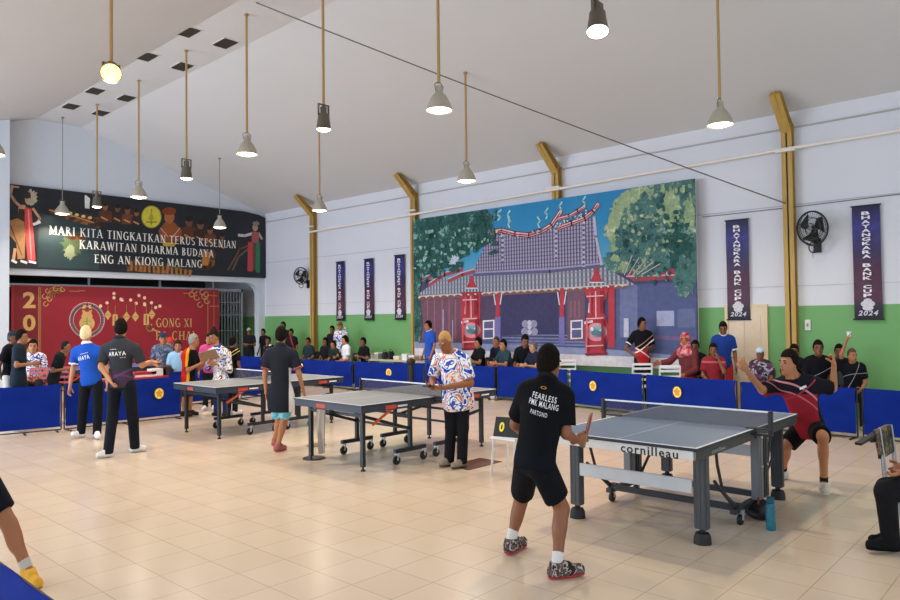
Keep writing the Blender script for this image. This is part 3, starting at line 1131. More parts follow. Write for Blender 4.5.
# --- narrow hanging banners
def hang_banner(yc, w, z0, z1, label):
    r = empty('hanging_banner', (XW - 0.06, yc, z0), 0, label, 'banner', 'narrow purple sponsor banners on the right wall')
    H = z1 - z0
    t = NT('banner_print', 0.45, 0, 0.3)
    o = t.xyz()
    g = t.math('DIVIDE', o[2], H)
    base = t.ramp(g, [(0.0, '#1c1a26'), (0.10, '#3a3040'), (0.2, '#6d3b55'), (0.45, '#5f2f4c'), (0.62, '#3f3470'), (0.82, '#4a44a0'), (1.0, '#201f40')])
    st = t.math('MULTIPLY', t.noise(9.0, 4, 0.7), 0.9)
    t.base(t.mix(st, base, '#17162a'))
    b = MB()
    N = 10
    vs, fs = [], []
    for i in range(N + 1):
        for j in range(5):
            yy = (j / 4 - 0.5) * w
            dx = 0.012 * math.sin(i * 0.9 + j) * (0.4 + i / N * 0.2)
            vs.append((dx, yy, H * i / N))
    for i in range(N):
        for j in range(4):
            q = i * 5 + j
            fs.append((q, q + 1, q + 6, q + 5))
    k = len(vs)
    b.add(vs + [(x + 0.006, y, z) for x, y, z in vs], fs + [tuple(reversed([a + k for a in f])) for f in fs])
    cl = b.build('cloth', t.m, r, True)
    for zr in (0, H):
        MB().tube([(0, -w / 2 - 0.02, zr), (0, w / 2 + 0.02, zr)], 0.012, seg=6).build('rod', M_black, r)
    b = MB()
    words = 'BHAYANGKARA BANK CUP'
    n = len(words)
    ht = H * 0.76 / n
    for i, ch in enumerate(words):
        if ch == ' ':
            continue
        vs, fs = text_mesh(ch, w * (0.30 if ch != 'I' else 0.1), ht * 0.78, bold=0.03)
        zc = H * 0.95 - ht * (i + 0.5)
        b.add([(-0.02, -v.x, zc + v.y) for v in vs], fs)
    b.build('lettering', mat('#e8e6ea', 0.5), r)
    b = MB()
    vs, fs = text_mesh('2024', w * 0.72, H * 0.045, shear=0.25, bold=0.03)
    b.add([(-0.021, -v.x, H * 0.055 + v.y) for v in vs], fs)
    for k, (rr, zz) in enumerate(((0.26, 0.135), (0.2, 0.10), (0.15, 0.165))):
        b.poly([(-0.0205 - k * 0.0006, w * rr * math.cos(a * 0.524), H * zz + w * rr * 0.55 * math.sin(a * 0.524)) for a in range(12)])
    b.build('emblem', mat('#c9c6d0', 0.5, vary=0.3, scale=40), r)
    return r
for (yc, w, z0, z1, l) in ((4.76, 0.40, 1.63, 3.44, 'narrow purple banner with white upright letters hanging in front of the tan door'),
                           (2.70, 0.40, 1.62, 3.46, 'narrow purple banner with white upright letters right of the large wall fan'),
                           (16.12, 0.36, 1.70, 3.40, 'narrow purple banner nearest the farthest yellow column, first from the stage'),
                           (14.87, 0.37, 1.70, 3.40, 'narrow purple banner in the middle of the three left of the mural'),
                           (13.63, 0.37, 1.70, 3.42, 'narrow purple banner directly beside the left edge of the temple mural')):
    hang_banner(yc, w, z0, z1, l)

# --- black stage banner
YS = YW - 0.09
sb = empty('stage_banner', (0, 0, 0), 0, 'wide black banner with dancers and white lettering above the stage opening', 'banner')
def sx(X, Y):
    return on_y(X / 3.3333, 180 + Y / 3.3333, YS)
z0, z1 = 3.11, 5.22
xa, xb = 5.52, 12.98
xc = 12.2
b = MB()
out = [(xa, z0), (xb, z0), (xb, 5.08), (12.75, 5.16), (xc, z1), (xa, z1)]
lo = [Vector((x, YS + 0.004, z)) for x, z in out]
hi = [Vector((x, YW - 0.01, z)) for x, z in out]
b.poly(lo).poly(hi)
for i in range(6):
    j = (i + 1) % 6
    b.add([lo[i], lo[j], hi[j], hi[i]], [(0, 1, 2, 3)])
b.build('backing', M_black, sb)
P = Print(sx, (0, -1, 0), (1, 0, 0))
P.raw(mat('#1d2126', 0.35, 0, 0.4, 0.25, 1.5), [(x, YS, z) for x, z in out])
t = NT('gamelan_print', 0.5, 0, 0.3)
GAM = t.base(t.ramp(t.noise(4.0, 5, 0.7), [(0.35, '#1a1714'), (0.5, '#4a3220'), (0.6, '#8a5a34'), (0.72, '#c08850')]))
MUS = pm('#2f241f')
P.poly(mat('#25373a', 0.4, 0, 0.4, 0.3, 1.5), [(130, 110), (330, 150), (330, 300), (125, 290)])
P.poly(GAM, [(170, 95), (260, 108), (300, 116), (340, 130), (350, 150), (330, 160), (250, 140), (165, 112)])
P.line(pm('#b5814e'), [(165, 100), (250, 122), (312, 142)], 5)
for k in range(6):
    P.ell(pm('#d8b98a'), (190 + 22 * k, 101 + 5 * k), 7, 5)
P.poly(GAM, [(420, 285), (440, 262), (560, 280), (640, 300), (640, 318), (425, 305)])
for k in range(14):
    P.line(pm('#9a6a3c'), [(438 + 15 * k, 272 + 2.4 * k), (438 + 15 * k, 300 + 1.5 * k)], 8)
P.poly(GAM, [(670, 230), (720, 236), (712, 300), (664, 300)])
P.poly(pm('#b5783c'), [(678, 238), (705, 240), (694, 285), (672, 284)])
P.poly(pm('#d8dcda'), [(282, 52), (286, 50), (300, 62), (298, 96), (283, 94)])
for i, (X, Y, s) in enumerate(((350, 88, 1), (392, 95, 0.9), (425, 100, 0.9), (455, 110, 0.8), (630, 140, 1.2), (668, 150, 1.1), (700, 168, 0.9), (740, 190, 0.8))):
    P.poly(pm(('#5b3526', '#3b2b27', '#6e3f2a', '#352b30')[i % 4]), [(X - 22 * s, Y + 52 * s), (X - 20 * s, Y + 18 * s), (X, Y + 8 * s), (X + 22 * s, Y + 18 * s), (X + 24 * s, Y + 54 * s)])
    P.ell(pm(('#8a5c44', '#6a4a3c', '#7a513e')[i % 3]), (X, Y), 10 * s, 14 * s)
    P.ell(MUS, (X, Y - 9 * s), 11 * s, 8 * s)
    P.line(pm('#b9875a'), [(X - 12 * s, Y + 36 * s), (X + 8 * s, Y + 46 * s)], 5)
# the musician beside the crest
P.poly(pm('#8d4f2c'), [(528, 168), (548, 142), (580, 142), (606, 168), (600, 205), (535, 205)])
P.line(pm('#caa08a'), [(535, 160), (560, 190)], 3)
P.line(pm('#caa08a'), [(600, 160), (575, 190)], 3)
P.ell(pm('#a5633c'), (564, 124), 17, 22)
P.ell(pm('#7d3c1e'), (563, 104), 24, 13)
P.poly(pm('#c9a13f'), [(540, 206), (588, 210), (580, 222), (545, 220)])
P.blob(pm('#4a5a3c'), (245, 215), 40, 36, 0.3, seed=31)
P.blob(pm('#7d8668'), (232, 240), 18, 24, 0.2, seed=32)
P.blob(GAM, (255, 190), 34, 12, 0.2, seed=33)
P.line(pm('#6e4a30'), [(760, 300), (800, 230), (860, 205)], 6)
# dancer at the left
SK, TAN = pm('#c79a7c'), pm('#b08256')
P.line(SK, [(40, 20), (34, 48), (50, 72), (72, 92)], 9)
P.line(SK, [(38, 22), (62, 24)], 5)
P.poly(SK, [(62, 82), (84, 84), (86, 130), (58, 130)])
P.poly(pm('#3b3527'), [(62, 96), (84, 98), (88, 140), (56, 140)])
P.ell(SK, (96, 66), 13, 17)
P.blob(pm('#b0a48c'), (104, 58), 20, 24, 0.25, seed=41)
P.blob(pm('#3a2f2c'), (92, 52), 12, 12, 0.25, seed=42)
P.poly(TAN, [(28, 136), (58, 128), (80, 140), (84, 180), (82, 262), (58, 264), (54, 210), (26, 178)])
P.line(pm('#7a5638'), [(34, 150), (72, 250)], 4)
P.line(SK, [(50, 230), (44, 268)], 9)
P.line(WH, [(40, 268), (54, 275)], 8)
P.line(WH, [(70, 270), (88, 276)], 8)
P.line(SK, [(110, 96), (132, 128), (122, 146)], 8)
P.line(WH, [(112, 148), (132, 140)], 9)
P.poly(pm('#d24a4c'), [(82, 90), (104, 96), (108, 140), (118, 268), (92, 270), (82, 160)])
P.line(pm('#e78a82'), [(94, 100), (104, 262)], 4)
P.line(WH, [(98, 272), (118, 276)], 8)
# dancer at the right
P.ell(pm('#b98f7a'), (850, 158), 9, 13)
P.blob(pm('#8a7d70'), (852, 146), 11, 9, 0.3, seed=44)
P.line(pm('#d0c9c4'), [(842, 178), (815, 186), (795, 184)], 9)
P.line(pm('#b9a69a'), [(862, 178), (872, 196)], 8)
P.poly(pm('#a05a56'), [(838, 172), (864, 174), (862, 214), (838, 214)])
P.poly(pm('#b84348'), [(826, 206), (846, 208), (842, 305), (824, 304)])
P.poly(pm('#2f7a55'), [(852, 208), (866, 210), (866, 308), (852, 308)])
P.poly(pm('#5b4a3f'), [(842, 210), (854, 210), (852, 300), (842, 300)])
P.line(pm('#6a5a4c'), [(826, 230), (795, 255), (775, 300)], 6)
# crest
P.ell(pm('#8c8a3a'), (504, 123), 34, 38, 28)
P.ell(pm('#c9bd3e'), (504, 123), 31, 35, 28)
P.line(pm('#8f8530'), [(504, 98), (504, 148)], 5)
P.line(pm('#8f8530'), [(488, 140), (520, 140)], 5)
P.poly(pm('#a69a34'), [(494, 132), (504, 104), (514, 132)])
LET = mat('#f0eee8', 0.4, vary=0)
P.serif(LET, 'MARI KITA TINGKATKAN TERUS KESENIAN', (163, 166), (786, 216), 0.23)
P.serif(LET, 'KARAWITAN DHARMA BUDAYA', (264, 214), (712, 246), 0.23)
P.serif(LET, 'ENG AN KIONG MALANG', (314, 262), (673, 280), 0.23)
P.build('print', sb)

# --- folding gate, red new-year backdrop on it, dark stage behind
gate = empty('folding_gate', (0, 0, 0), 0, 'grey metal folding gate behind and beside the red backdrop', 'gate')
M_gate = mat('#8d9197', 0.4, 0.6)
YG = YW + 0.32
b = MB()
b.box((5.5, YG - 0.03, 2.66), (12.36, YG + 0.03, 2.75)).box((12.30, YG - 0.03, 0), (12.36, YG + 0.03, 2.75)).box((5.5, YG - 0.03, 0), (5.56, YG + 0.03, 2.75))
for x in (7.6, 9.6, 11.3):
    b.box((x, YG - 0.03, 2.75), (x + 0.05, YG + 0.03, 2.94))
b.build('frame', M_gate, gate)
b = MB()
k = 0
x = 11.3
while x < 12.3:
    b.box((x, YG - 0.012, 0.05), (x + 0.035, YG + 0.012, 2.66))
    x += 0.105
for z in (0.4, 0.9, 1.4, 1.9, 2.3):
    b.box((11.3, YG - 0.02, z), (12.3, YG - 0.012, z + 0.03))
b.build('grille', mat('#6e737b', 0.4, 0.5), gate)
YR = YW + 0.22
bd = empty('new_year_backdrop', (0, 0, 0), 0, 'large red cloth backdrop with gold rabbit emblem and new year greeting', 'backdrop')
def rx(X, Y):
    return on_y(X / 3.6, 270 + Y / 3.6, YR)
MB().box((5.72, YR + 0.003, 0.25), (11.48, YR + 0.03, 2.70)).build('cloth', cloth('#8a1f2b', 0.05), bd)
P = Print(rx, (0, -1, 0), (1, 0, 0))
t = NT('backdrop_red', 0.6, 0, 0.25)
RB = t.base(t.mix(t.noise(1.2, 3), '#7d1f2a', '#8c2430'))
GOLD, DGOLD = mat('#bd9a5e', 0.5, vary=0.1), mat('#96713f', 0.5)
P.raw(RB, [(5.72, YR, 0.25), (11.48, YR, 0.25), (11.48, YR, 2.70), (5.72, YR, 2.70)])
P.poly(pm('#6f1d26'), [(50, 55), (142, 60), (142, 330), (50, 330)])
P.line(DGOLD, [(140, 62), (140, 330)], 4)
P.line(DGOLD, [(146, 62), (146, 330)], 2)
P.line(DGOLD, [(748, 78), (748, 330)], 3)
P.line(DGOLD, [(770, 78), (770, 330)], 2)
for ch, yy in (('2', 108), ('0', 190), ('2', 275)):
    P.text(GOLD, ch, (82, yy), (128, yy), 0.42, bold=0.03)
def circle_line(material, c, r, w, a0=0, a1=2 * math.pi, n=20):
    P.line(material, [(c[0] + r * math.cos(a0 + (a1 - a0) * k / n), c[1] + r * math.sin(a0 + (a1 - a0) * k / n) * 1.0) for k in range(n + 1)], w)
def fan_fl(cx, cy, s):
    for r_ in (10, 18, 26, 34):
        circle_line(DGOLD, (cx, cy), r_, 3, math.radians(150) if s < 0 else math.radians(20), math.radians(320) if s < 0 else math.radians(170), 10)
fan_fl(205, 92, -1)
for (cx, cy) in ((165, 122), (178, 105), (160, 95), (172, 76), (200, 68), (225, 70)):
    circle_line(GOLD, (cx, cy), 8, 3, 0, 4.6, 8)
for (cx, cy) in ((690, 88), (708, 100), (735, 96), (720, 125), (745, 112), (700, 76), (728, 80), (742, 88)):
    circle_line(GOLD, (cx, cy), 9, 3, 0, 4.8, 8)
for (xa_, xb_, yy) in ((752, 782, 92), (755, 790, 130), (250, 285, 76), (285, 305, 74), (660, 685, 84)):
    P.line(DGOLD, [(xa_, yy), (xb_, yy + 1)], 3)
# ring emblem with the rabbit
circle_line(mat('#c09499', 0.6), (313, 180), 56, 13, n=36)
circle_line(mat('#d0a8ac', 0.6), (313, 180), 63, 2, n=36)
circle_line(mat('#d0a8ac', 0.6), (313, 180), 49, 2, n=36)
P.ell(pm('#8d2a33'), (313, 182), 45, 45)
P.ell(GOLD, (313, 192), 28, 26)
P.ell(GOLD, (313, 168), 20, 18)
P.line(GOLD, [(304, 160), (300, 142), (305, 128)], 9)
P.line(GOLD, [(322, 160), (326, 142), (322, 128)], 9)
P.line(mat('#6f8f3f', 0.6), [(313, 172), (312, 198)], 5)
P.line(mat('#9a7038', 0.6), [(296, 200), (330, 206)], 4)
P.line(mat('#6f8f3f', 0.6), [(300, 186), (326, 184)], 3)
# garlands and lanterns
for (pts) in (((362, 130), (385, 118), (410, 100), (440, 108)), ((410, 85), (435, 105), (470, 108), (500, 92), (520, 100)), ((490, 120), (520, 125), (560, 135)), ((520, 122), (545, 118), (575, 130))):
    P.line(pm('#5b2a22'), list(pts), 3)
    for (x_, y_) in pts:
        P.ell(pm('#e0b79a'), (x_, y_), 6, 6, 10)
for (X, Y, s, y0) in ((388, 162, 1, 128), (414, 180, 2, 128), (455, 168, 1, 125), (487, 168, 1, 118), (526, 178, 2, 125), (546, 160, 1, 122)):
    P.line(DGOLD, [(X, y0), (X, Y)], 2)
    if s == 1:
        P.poly(GOLD, [(X, Y - 18), (X + 13, Y), (X, Y + 18), (X - 13, Y)])
        P.line(DGOLD, [(X - 9, Y), (X + 9, Y)], 3)
    else:
        P.poly(GOLD, [(X - 9, Y - 20), (X + 9, Y - 20), (X + 10, Y + 20), (X - 10, Y + 20)])
        P.line(pm('#8d2a33'), [(X, Y - 14), (X, Y + 14)], 4)
circle_line(GOLD, (540, 208), 12, 6, 0.2, 5.2, 12)
P.line(GOLD, [(548, 214), (575, 224)], 5)
P.serif(GOLD, 'GONG XI', (562, 190), (690, 190), 0.26)
P.serif(GOLD, 'FA CHAI', (560, 236), (700, 236), 0.26)
P.build('print', bd)

# ------------------------------------------------------------------ table tennis tables
LT, WT, HT = 2.312, 1.287, 0.76
NETM = bpy.data.materials.new('net_mesh')
NETM.use_nodes = True
_t = NETM.node_tree
_b = _t.nodes['Principled BSDF']
_b.inputs['Base Color'].default_value = lin('#4a4752')
_b.inputs['Roughness'].default_value = 0.9
_tr = _t.nodes.new('ShaderNodeBsdfTransparent')
_mx = _t.nodes.new('ShaderNodeMixShader')
_mx.inputs[0].default_value = 0.40
_t.links.new(_tr.outputs[0], _mx.inputs[1])
_t.links.new(_b.outputs[0], _mx.inputs[2])
_t.links.new(_mx.outputs[0], _t.nodes['Material Output'].inputs['Surface'])

M_line = mat('#dfe3e6', 0.4)
M_tape = mat('#e9ebee', 0.6)


def net(root, metal):
    n = empty('net')
    n.parent = root
    y = WT / 2 + 0.13
    b = MB()
    b.box((-0.004, -y, HT + 0.004), (0.004, y, HT + 0.14))
    b.build('net_cloth', NETM, n)
    b = MB()
    b.box((-0.006, -y, HT + 0.14), (0.006, y, HT + 0.1525))
    b.build('net_tape', M_tape, n)
    for s in (-1, 1):
        b = MB()
        b.box((-0.022, s * y - 0.016, HT - 0.05), (0.022, s * y + 0.016, HT + 0.158), bev=0.006)
        ya, yb_ = sorted((s * (WT / 2 - 0.06), s * (y + 0.012)))
        b.box((-0.03, ya, HT - 0.05), (0.03, yb_, HT - 0.035)).box((-0.03, ya, HT + 0.002), (0.03, sorted((s * (WT / 2 - 0.06), s * (WT / 2 + 0.02)))[1] if s < 0 else yb_, HT + 0.010))
        b.build('net_post', metal, n)


def top(root, surf, edge):
    b = MB()
    for s in (-1, 1):
        xa, xb_ = sorted((s * 0.004, s * LT / 2))
        b.box((xa, -WT / 2, HT - 0.022), (xb_, WT / 2, HT), bev=0.003)
    t_ = b.build('tabletop', surf, root)
    for s in (-1, 1):
        xa, xb_ = sorted((s * 0.006, s * (LT / 2 + 0.002)))
        e = MB()
        e.box((xa, -WT / 2 - 0.002, HT - 0.024), (xb_, -WT / 2 + 0.004, HT - 0.002)).box((xa, WT / 2 - 0.004, HT - 0.024), (xb_, WT / 2 + 0.002, HT - 0.002))
        xe = s * LT / 2
        e.box((xe - 0.004, -WT / 2, HT - 0.024), (xe + 0.002, WT / 2, HT - 0.002)) if s > 0 else e.box((xe - 0.002, -WT / 2, HT - 0.024), (xe + 0.004, WT / 2, HT - 0.002))
        e.build('edge_band', edge, t_)
    b = MB()
    z = HT + 0.0012
    for s in (-1, 1):
        ya, yb_ = sorted((s * (WT / 2 - 0.018), s * WT / 2))
        b.box((-LT / 2, ya, HT - 0.001), (LT / 2, yb_, z))
        xa, xb_ = sorted((s * (LT / 2 - 0.018), s * LT / 2))
        b.box((xa, -WT / 2 + 0.018, HT - 0.001), (xb_, WT / 2 - 0.018, z))
    b.box((-LT / 2 + 0.018, -0.0010, HT - 0.001), (LT / 2 - 0.018, 0.0010, z))
    b.build('boundary_line', M_line, t_)
    return t_


def wheel(x, y, r=0.05, root=None, name='caster', rubber=None, fork=None):
    e = empty(name, (x, y, 0))
    e.parent = root
    b = MB()
    Rm = Matrix.Translation((0, 0, r)) @ Matrix.Rotation(math.pi / 2, 4, 'X')
    b.lathe([(0.0, -0.013), (r * 0.55, -0.013), (r * 0.6, -0.016), (r * 0.93, -0.016), (r, -0.01), (r, 0.01), (r * 0.93, 0.016), (r * 0.6, 0.016), (r * 0.55, 0.013), (0, 0.013)], seg=20, M=Rm)
    b.build('tyre', rubber or M_black, e, True)
    b = MB()
    for s in (-1, 1):
        b.bar((0, s * 0.022, r), (0.012, s * 0.022, 2 * r + 0.03), 0.02, 0.006, up=(0, 1, 0))
    b.box((-0.012, -0.026, 2 * r + 0.02), (0.03, 0.026, 2 * r + 0.035))
    b.build('fork', fork or mat('#b9bcc0', 0.4, 0.5), e)
    return e


def table_gray():
    """the big blue-grey table in front: flat aluminium legs, white end apron and beam, posts beside the net"""
    r = empty('table_tennis_table', (0, 0, 0))
    SURF = mat('#68788d', 0.38, 0, 0.35, 0.06, 3)
    top(r, SURF, mat('#2b3038', 0.5))
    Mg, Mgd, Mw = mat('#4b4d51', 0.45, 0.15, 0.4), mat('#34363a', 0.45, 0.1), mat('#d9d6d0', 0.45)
    Mfoot = mat('#1c1d20', 0.6)
    for s in (-1, 1):
        xa, xb_ = sorted((s * (LT / 2 - 0.02), s * (LT / 2 - 0.005)))
        MB().box((xa, -WT / 2 + 0.01, HT - 0.092), (xb_, WT / 2 - 0.01, HT - 0.026), bev=0.003).build('end_apron', Mw, r)
    for s in (-1, 1):
        ya, yb_ = sorted((s * (WT / 2 - 0.03), s * (WT / 2 - 0.008)))
        for (xa, xb_) in ((-LT / 2 + 0.005, -0.07), (0.07, LT / 2 - 0.005)):
            b = MB()
            b.box((xa, ya, HT - 0.092), (xb_, yb_, HT - 0.024))
            b.box((xa + 0.04, ya - 0.002, HT - 0.072), (xb_ - 0.04, yb_ + 0.002, HT - 0.052))
            b.build('side_apron', mat('#3f4144', 0.45, 0.2), r)
    vs, fs = text_mesh('cornilleau', 0.46, 0.066, bold=0.02)
    b = MB()
    b.add([(-LT / 2 + 0.003, -v.x - 0.27, HT - 0.060 + v.y) for v in vs], fs)
    b.build('lettering', mat('#22242a', 0.4), r, label='dark maker lettering on the white end apron')
    vs, fs = text_mesh('cornilleau', 0.26, 0.03, bold=0.03)
    b = MB()
    b.add([(-LT / 2 + 0.40 + v.x, -WT / 2 + 0.004, HT - 0.062 + v.y) for v in vs], fs)
    b.build('side_lettering', mat('#9a9ca0', 0.4), r)
    for sx_ in (-1, 1):
        for sy_ in (-1, 1):
            x, y = sx_ * (LT / 2 - 0.30), sy_ * (WT / 2 - 0.10)
            if sx_ < 0:
                x = -LT / 2 + 0.30
            b = MB()
            b.box((x - 0.035, y - 0.050, 0.11), (x + 0.035, y + 0.050, HT - 0.06), bev=0.006)
            for q in (-0.035, 0.0, 0.035):
                b.box((x - 0.038, y + q - 0.004, 0.13), (x + 0.038, y + q + 0.004, HT - 0.12))
            lg = b.build('leg', Mg if sx_ < 0 else Mgd, r)  # far legs get a darker grey: their shade is put into the colour
            b = MB()
            b.lathe([(0, 0.115), (0.022, 0.115), (0.022, 0.085), (0.05, 0.08), (0.062, 0.05), (0.066, 0.0), (0, 0)], (x, y, 0), seg=18)
            b.build('foot', Mfoot, lg, True)
    for sx_ in (-1, 1):
        x = sx_ * (LT / 2 - 0.30)
        b = MB()
        b.box((x - 0.05, -WT / 2 + 0.155, 0.37), (x - 0.03, WT / 2 - 0.155, 0.475), bev=0.004)
        b.build('beam', mat('#c3c6c9', 0.4, 0.1), r)
    for sy_ in (-1, 1):
        for x, m_, zz in ((0.17, mat('#74767a', 0.45, 0.15, 0.4), 0.0), (0.30, Mgd, 0.0)):
            y = sy_ * (WT / 2 - 0.045)
            b = MB()
            b.box((x - 0.055, y - 0.035, 0.14), (x + 0.055, y + 0.035, HT - 0.03), bev=0.005)
            b.box((x - 0.02, y - 0.04, 0.16), (x - 0.012, y + 0.04, HT - 0.06))
            p = b.build('post', m_, r)
            b = MB()
            b.tube([(x, y - 0.05, HT - 0.09), (x, y + 0.05, HT - 0.09)], 0.014, seg=10).tube([(x, y - 0.05, 0.42), (x, y + 0.05, 0.42)], 0.010, seg=10)
            b.build('bolt', mat('#d5d7da', 0.3, 0.6), p, True)
    b = MB()
    for sy_ in (-1, 1):
        y = sy_ * (WT / 2 - 0.08)
        b.box((-0.30, y - 0.025, 0.10), (0.33, y + 0.025, 0.14))
        for s in (-1, 1):
            b.tube([(s * 0.62, y, HT - 0.10), (s * 0.60, y, 0.55), (s * 0.50, y, 0.32), (s * 0.26 + 0.03, y, 0.15)], 0.013, seg=8)
            b.tube([(s * 0.66, y, 0.43 if s < 0 else 0.40), (s * 0.48, y, 0.30), (s * 0.30 + 0.02, y, 0.16)], 0.013, seg=8)
            b.box((s * 0.24 + 0.03 - 0.04, y - 0.03, 0.11), (s * 0.24 + 0.03 + 0.04, y + 0.03, 0.17))
    for s in (-0.26, 0.29):
        b.bar((s, -WT / 2 + 0.08, 0.15), (s, WT / 2 - 0.08, 0.15), 0.035, 0.05)
    b.build('undercarriage', mat('#33353a', 0.45, 0.2), r)
    for sy_ in (-1, 1):
        for x in (-0.20, 0.27):
            wheel(x, sy_ * (WT / 2 - 0.06), 0.042, r)
    net(r, mat('#2c2e31', 0.5))
    return r


def table_black(surf):
    """roll-away table: black square legs, dark apron, two wheeled trolleys"""
    r = empty('table_tennis_table', (0, 0, 0))
    top(r, surf, mat('#262b34', 0.5))
    Mb, Mn = mat('#1f2227', 0.45), mat('#2c333f', 0.45)
    b = MB()
    for s in (-1, 1):
        ya, yb_ = sorted((s * (WT / 2 - 0.03), s * (WT / 2 - 0.004)))
        for (xa, xb_) in ((-LT / 2 + 0.004, -0.01), (0.01, LT / 2 - 0.004)):
            b.box((xa, ya, HT - 0.09), (xb_, yb_, HT - 0.023))
        xa, xb_ = sorted((s * (LT / 2 - 0.03), s * (LT / 2 - 0.004)))
        b.box((xa, -WT / 2 + 0.03, HT - 0.09), (xb_, WT / 2 - 0.03, HT - 0.023))
    b.build('apron', Mn, r)
    Mlw, Mlr = mat('#d9d9d9', 0.5), mat('#b8402f', 0.5)
    for xc_ in (-LT / 2 + 0.62, LT / 2 - 0.22):
        MB().box((xc_ - 0.075, -WT / 2 + 0.001, HT - 0.066), (xc_ + 0.075, -WT / 2 + 0.006, HT - 0.046)).build('white_logo', Mlw, r)
    for lo_, hi_ in (((LT / 2 - 0.50, -WT / 2 + 0.001, HT - 0.078), (LT / 2 - 0.34, -WT / 2 + 0.006, HT - 0.034)),
                     ((-LT / 2 + 0.002, WT / 2 - 0.62, HT - 0.08), (-LT / 2 + 0.006, WT / 2 - 0.45, HT - 0.034)),
                     ((-LT / 2 + 0.36, -WT / 2 + 0.001, HT - 0.078), (-LT / 2 + 0.52, -WT / 2 + 0.006, HT - 0.034))):
        MB().box(lo_, hi_).build('red_logo', Mlr, r)
    for sx_ in (-1, 1):
        for sy_ in (-1, 1):
            x, y = sx_ * (LT / 2 - 0.14), sy_ * (WT / 2 - 0.15)
            b = MB()
            b.box((x - 0.022, y - 0.024, 0.05), (x + 0.022, y + 0.024, HT - 0.03))
            lg = b.build('leg', Mb, r)
            b = MB()
            b.lathe([(0, 0.055), (0.012, 0.055), (0.012, 0.022), (0.026, 0.018), (0.028, 0), (0, 0)], (x, y, 0), seg=12)
            b.build('foot', Mb, lg)
        x = sx_ * (LT / 2 - 0.14)
        b = MB()
        b.box((x - 0.015, -WT / 2 + 0.17, 0.60), (x + 0.015, WT / 2 - 0.17, 0.635))
        b.build('leg_bar', Mb, r)
        # trolley of this half
        xa, xb_ = (-0.56, -0.06) if sx_ < 0 else (0.10, 0.60)
        xm = (xa + xb_) / 2
        b = MB()
        for y in (-0.52, 0.48):
            b.box((xa, y - 0.022, 0.135), (xb_, y + 0.022, 0.18))
            b.box((xm - 0.022, y - 0.02, 0.18), (xm + 0.022, y + 0.02, HT - 0.05))
            b.bar((xm, y, 0.40), (sx_ * (LT / 2 - 0.14), y, 0.615 if sx_ < 0 else 0.5), 0.02, 0.035)
        for z in (0.40, 0.56):
            b.box((xm - 0.015, -0.52, z - 0.012), (xm + 0.015, 0.48, z + 0.012))
        b.build('trolley', Mb, r)
        for y in (-0.52, 0.48):
            for x in (xa + 0.03, xb_ - 0.03):
                wheel(x, y, 0.052, r)
    b = MB()
    b.bar((-LT / 2 + 0.46, -WT / 2 + 0.012, HT - 0.08), (-LT / 2 + 0.20, -WT / 2 + 0.05, 0.52), 0.012, 0.03)
    b.build('safety_strap', mat('#b4482c', 0.5), r, label='orange-red slanting safety strap')
    net(r, mat('#24262a', 0.5))
    return r


def place_table(r, nx, ny, rot):
    """nx, ny: world place of the near right corner of the top"""
    c, s = math.cos(rot), math.sin(rot)
    r.location = (nx + c * LT / 2 - s * WT / 2, ny + s * LT / 2 + c * WT / 2, 0)
    r.rotation_euler.z = rot


GT = 'table tennis tables in the hall'
tA = table_gray()
place_table(tA, 4.9033, 2.118, 0.0019)
tag(tA, 'blue-grey table tennis table with white end beam and flat grey legs, nearest the camera', 'table', GT)
SURF_B = mat('#85878a', 0.36, 0, 0.4, 0.06, 3)
tB = table_black(SURF_B)
place_table(tB, 5.0852, 5.9851, -0.0189)
tag(tB, 'grey table tennis table on black legs with a towel hanging at its left end', 'table', GT)
tC = copy_tree(tB)
place_table(tC, 5.1925, 9.2916, -0.0055)
tag(tC, 'grey table tennis table farthest left, beside the person in a striped red shirt', 'table', GT)

# the end of a blue table behind the left barrier
tD = table_black(mat('#2b4f9c', 0.4, 0, 0.35, 0.06, 3))
pD = on_z(173, 364.5, HT)
place_table(tD, pD.x - LT, pD.y, 0.0)
tag(tD, 'blue table tennis table behind the left barriers, before the red backdrop', 'table', GT)

# ------------------------------------------------------------------ court barriers
t = NT('barrier_cloth', 0.85, 0, 0.1)
BARC = t.base(t.mix(t.noise(3.0, 3), '#0a2173', '#102d8a'))
M_frame = mat('#1c2030', 0.5)
M_yel, M_yel2, M_ora = mat('#f4e27a', 0.5), mat('#e6c23e', 0.5), mat('#dc982c', 0.5)
BAR_N = [0]


